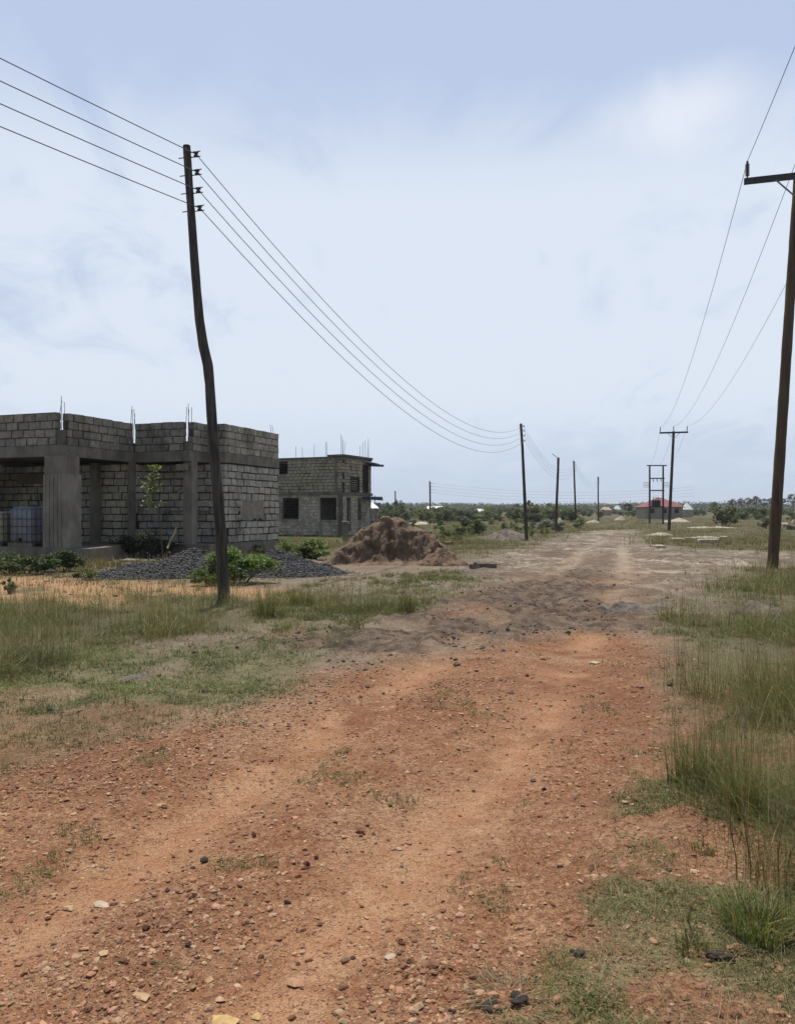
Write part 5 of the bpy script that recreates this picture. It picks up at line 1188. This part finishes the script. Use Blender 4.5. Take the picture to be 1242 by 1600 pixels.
def field():
    r = np.random.default_rng(65); X, Y = scatter(60000, 15, 170, -0.8, 0.85, r); M = masks(X, Y); f = field_mask(X, Y, M)
    h1x = ((X+10.5)*0.94-(Y-24.7)*0.342); h1y = ((X+10.5)*0.342+(Y-24.7)*0.94)
    inside = (h1x < 3.2) & (h1x > -7) & (h1y > -0.6) & (h1y < 8.6)
    h2x = ((X+4.33)*0.906-(Y-62)*0.423); h2y = ((X+4.33)*0.423+(Y-62)*0.906)
    inside |= (h2x < 0.4) & (h2x > -9.5) & (h2y > -0.4) & (h2y < 9.5)
    g = (np.abs(X+4.2) < 3.6) & (np.abs(Y-19.7) < 1.7)
    mound = ((X+0.15)/2.4)**2+((Y-24.4)/1.9)**2 < 1.0
    d = f*(0.25+0.75*sstep(-0.25, 0.25, fbm(X*0.35, Y*0.35, 3, 241)))*(~inside)*(~g)*(~mound)
    k = r.uniform(0, 1, len(X)) < d*0.75; X, Y = X[k], Y[k]; n = len(X)
    hg = (0.10+0.24*sstep(-0.2, 0.6, fbm(X*0.3, Y*0.3, 3, 251))+r.uniform(0, 0.12, n))*np.clip((Y/30)**0.25, 0.9, 1.5)
    nb = r.integers(7, 13, n)
    gr = (Y > 45) & (X/Y < 0.17); out = []
    for kk, p, hs in ((gr, [0.62, 0.26, 0.04, 0.08], 1.25), (~gr, [0.10, 0.30, 0.10, 0.50], 1.0)):
        out.append(clump_grass(X[kk], Y[kk], nb[kk], hg[kk]*hs, 0.12*np.clip(Y[kk]/18, 1, 6)*r.uniform(0.6, 1.3, kk.sum()), r, p, 0.006, (0.2, 0.9)))
    return out
grass_obj('field_grass', field(), 'dry brownish grass covering the open field beyond the track')
def verge_mid():
    """looser green weeds and grass between the left pole, heaps and track"""
    r = np.random.default_rng(66); P = poly_px([(380, 965), (430, 930), (520, 905), (700, 892), (740, 905), (660, 950), (560, 990), (470, 1000)])
    X, Y = scatter(5000, 8, 24, -0.3, 0.2, r); k = (sdf(P, X, Y) < 0) & (fbm(X*0.9, Y*0.9, 3, 261)+r.uniform(-.3, .3, len(X)) > 0.0); X, Y = X[k], Y[k]; n = len(X)
    return clump_grass(X, Y, r.integers(14, 34, n), r.uniform(0.05, 0.16, n), r.uniform(0.06, 0.2, n), r, [0.55, 0.25, 0.1, 0.1], 0.0045)
def verge_tussocks():
    r = np.random.default_rng(67); X, Y = scatter(1500, 2.3, 14, -0.9, 0.7, r); M = masks(X, Y)
    k = r.uniform(0, 1, len(X)) < np.maximum(M['turf'], M['rverge']*0.7)*np.clip(0.25+1.4*fbm(X*1.1, Y*1.1, 3, 271), 0, 1)*0.8; X, Y = X[k], Y[k]; n = len(X)
    return clump_grass(X, Y, r.integers(12, 60, n), r.uniform(0.03, 0.11, n)*np.clip(Y/6, 0.5, 1.5), r.uniform(0.03, 0.12, n), r, [0.6, 0.22, 0.1, 0.08], 0.004, (0.2, 1.6), 0.05)
grass_obj('short_grass', [verge_tussocks()], 'small scattered green tussocks on both bare verges')
grass_obj('short_grass', [verge_mid()], 'loose green grass between the crooked pole and the earth mound')
def tuft(px, py, label, hgt, nb, rad, seed, p=(0.6, 0.2, 0.12, 0.08), stalks=0.1, width=0.005, lean=(0.1, 0.8)):
    x, y = G(px, py); r = np.random.default_rng(seed)
    V, q, c, C = clump_grass(np.array([x]), np.array([y]), np.array([nb]), np.array([hgt]), np.array([rad]), r, list(p), width, lean, stalks)
    zb = H1(x, y); V = V-np.array([x, y, zb]); o = mesh_np('grass_tuft', V, q, c, M_GRASS, None, C, False, (x, y, zb)); tag(o, label, 'grass tuft')
tuft(1180, 1478, 'big green grass tuft with tall dry stalks at lower right', 0.20, 420, 0.11, 501, stalks=0.03, lean=(0.2, 1.0))
tuft(1230, 1462, 'leaning green tuft cut by the right edge at lower right', 0.17, 220, 0.09, 502)
tuft(1158, 1288, 'slender upright tuft standing before the right tall grass', 0.42, 220, 0.07, 503, (0.5, 0.28, 0.12, 0.1), 0.3)
tuft(1090, 1240, 'dense green tuft at the front left corner of the right tall grass', 0.33, 380, 0.16, 504, (0.6, 0.25, 0.08, 0.07))
tuft(1098, 1345, 'small dark green tuft on bare soil right of the track', 0.055, 120, 0.05, 505)
tuft(1080, 1505, 'small pale tuft with two thin stalks beside the dung', 0.085, 120, 0.05, 506, (0.4, 0.2, 0.3, 0.1), 0.05)
tuft(585, 1210, 'tiny isolated green tuft in the middle of the track', 0.03, 70, 0.06, 507, (0.8, 0.1, 0.05, 0.05), 0.0, lean=(0.5, 1.5))
tuft(263, 1522, 'tiny green tuft on the track at lower left', 0.035, 80, 0.035, 508, (0.8, 0.1, 0.05, 0.05), 0.0, lean=(0.5, 1.4))
tuft(75, 1222, 'low green tuft on red soil at the left edge of the track', 0.035, 160, 0.09, 509, (0.7, 0.2, 0.05, 0.05), 0.0, lean=(0.5, 1.5))
tuft(636, 955, 'tall dry tuft standing alone on the muddy left verge', 0.50, 160, 0.12, 510, (0.3, 0.4, 0.15, 0.15), 0.2)
tuft(415, 965, 'upright dry tuft just right of the crooked pole foot', 0.55, 160, 0.12, 511, (0.3, 0.4, 0.15, 0.15), 0.25)
tuft(472, 945, 'broad brown tuft right of the crooked pole in front of chippings', 0.45, 240, 0.22, 512, (0.3, 0.4, 0.12, 0.18), 0.15)
tuft(365, 1075, 'bright green spreading tuft at the left track edge', 0.06, 500, 0.24, 513, (0.8, 0.15, 0.03, 0.02), 0.0, lean=(0.4, 1.4))
tuft(1010, 1385, 'flat grey-green mat of grass on the right track edge', 0.03, 260, 0.09, 514, (0.45, 0.35, 0.15, 0.05), 0.0, lean=(0.5, 1.6))
tuft(925, 1345, 'small grey-green grass mat left of the verge on bare soil', 0.03, 240, 0.09, 515, (0.45, 0.35, 0.15, 0.05), 0.0, lean=(0.5, 1.6))
def stalk(px, py, top, label, seed, group):
    """dry flowering stalk rising out of a tuft"""
    x, y = G(px, py); z = H1(x, y); r = random.Random(seed); tx, tz = PX(top[0], y)-x, PZ(top[1], y)-z
    mb = MB(); pts = [Vector((tx*k/8+0.006*math.sin(k), 0.03*k/8, tz*k/8)) for k in range(9)]; mb.tube(pts, [0.0035-0.0003*k for k in range(9)], 5, col=tuple(BROWN*1.1))
    for k in range(4, 9):
        for _ in range(7):
            p = pts[k].lerp(pts[k-1], r.random()); d = Vector((r.uniform(-1, 1), r.uniform(-1, 1), 1.6)).normalized()*r.uniform(0.02, 0.05)
            s = Vector((d.y, -d.x, 0)).normalized()*0.0025; c = tuple((OLIVE*0.5+STRAW*0.5)*r.uniform(.6, 1.1)); mb.add([p-s, p+s, p+d], [(0, 1, 2)], c)
    tag(mb.build('dry_stalk', M_GRASS, None, False, (x, y, z)), label, 'grass stalk', group)
stalk(1212, 1440, (1228, 1270), 'thick dry seeding stalk rising from the lower right tuft', 1, 'dry stalks by the lower right tuft')
stalk(1220, 1445, (1246, 1310), 'slanting dry stalk leaning off the right edge', 2, 'dry stalks by the lower right tuft')
stalk(1150, 1395, (1143, 1240), 'thin straight stalk left of the lower right tuft', 3, 'dry stalks by the lower right tuft')
stalk(1172, 1395, (1165, 1230), 'thin straight stalk just right of another above the lower right tuft', 4, 'dry stalks by the lower right tuft')
stalk(1077, 1490, (1082, 1425), 'short thin stalk rising from the small pale tuft by the dung', 5, 'dry stalks by the lower right tuft')

# ------------------------------------------------------------------ small things on the ground
def dung(px, py, w, label, seed, n=6):
    x, y = G(px, py); z = H1(x, y); s = w*y/F; r = np.random.default_rng(seed); V = []; Q = []
    for k in range(n):
        c = r.uniform(-1, 1, 3)*np.array([0.34, 0.26, 0])*s; v = _PR[int(r.integers(0, 40))]*np.array([0.27, 0.20, 0.10])*s*r.uniform(0.7, 1.1)
        Q.append(IF.reshape(-1)+12*k); V.append(v+c+np.array([0, 0, 0.10*s+0.05*s*r.random()]))
    o = mesh_np('dung_pile', np.concatenate(V), np.concatenate(Q), np.full(20*n, 3), M_DUNG, None, np.ones((12*n, 3)), True, (x, y, z)); m = o.modifiers.new('smooth', 'SUBSURF'); m.levels = 2; m.render_levels = 2
    tag(o, label, 'dung')
dung(1122, 1520, 44, 'black dried dung pile on bare soil at lower right', 3, 7)
dung(895, 1512, 36, 'dark flat dung lump on soil at lower centre right', 4, 5)
dung(765, 1582, 42, 'blackish clod with dead grass at the bottom centre right, left part', 5, 5)
dung(812, 1578, 44, 'blackish clod with dead grass at the bottom centre right, right part', 8, 6)
dung(708, 1590, 22, 'small dark dung lump at the bottom edge of the track', 6, 4)
tuft(800, 1570, 'flattened dead grass bunch over the blackish bottom clod', 0.06, 420, 0.11, 520, (0.02, 0.1, 0.6, 0.28), 0.0, 0.003, (1.5, 3.0))
x, y, z = gpt(935, 1408); stick((x, y, z+0.006), (x+0.17, y-0.035, z+0.008), 0.003, 'thin dry twig lying across the right track edge', M_BARK, 'twig', 0.004)
x, y, z = gpt(885, 1452); stick((x, y, z+0.006), (x+0.25, y-0.13, z+0.01), 0.0035, 'long thin twig on soil above the dark dung lump', M_BARK, 'twig', 0.005)
x, y, z = gpt(1090, 1240); stick((x, y-.1, z+0.02), (x+0.6, y-0.25, z+0.06), 0.004, 'pale dry straw stem lying in front of the right tall grass', M_TIMBER, 'straw_stem', 0.01)

# ------------------------------------------------------------------ humid air
def haze():
    mb = MB(); mb.box(-1400, 1400, -60, 1350, -3, 34); m = bpy.data.materials.new('air'); m.use_nodes = True; nt = m.node_tree
    for nd in list(nt.nodes): nt.nodes.remove(nd)
    out = nt.nodes.new('ShaderNodeOutputMaterial'); pv = nt.nodes.new('ShaderNodeVolumePrincipled')
    pv.inputs['Color'].default_value = (0.86, 0.90, 0.95, 1); pv.inputs['Density'].default_value = 0.00028; pv.inputs['Anisotropy'].default_value = 0.3
    nt.links.new(pv.outputs[0], out.inputs['Volume']); tag(mb.build('haze', m), 'thin pale humid haze over the open fields', 'haze', None, 'stuff')
haze()
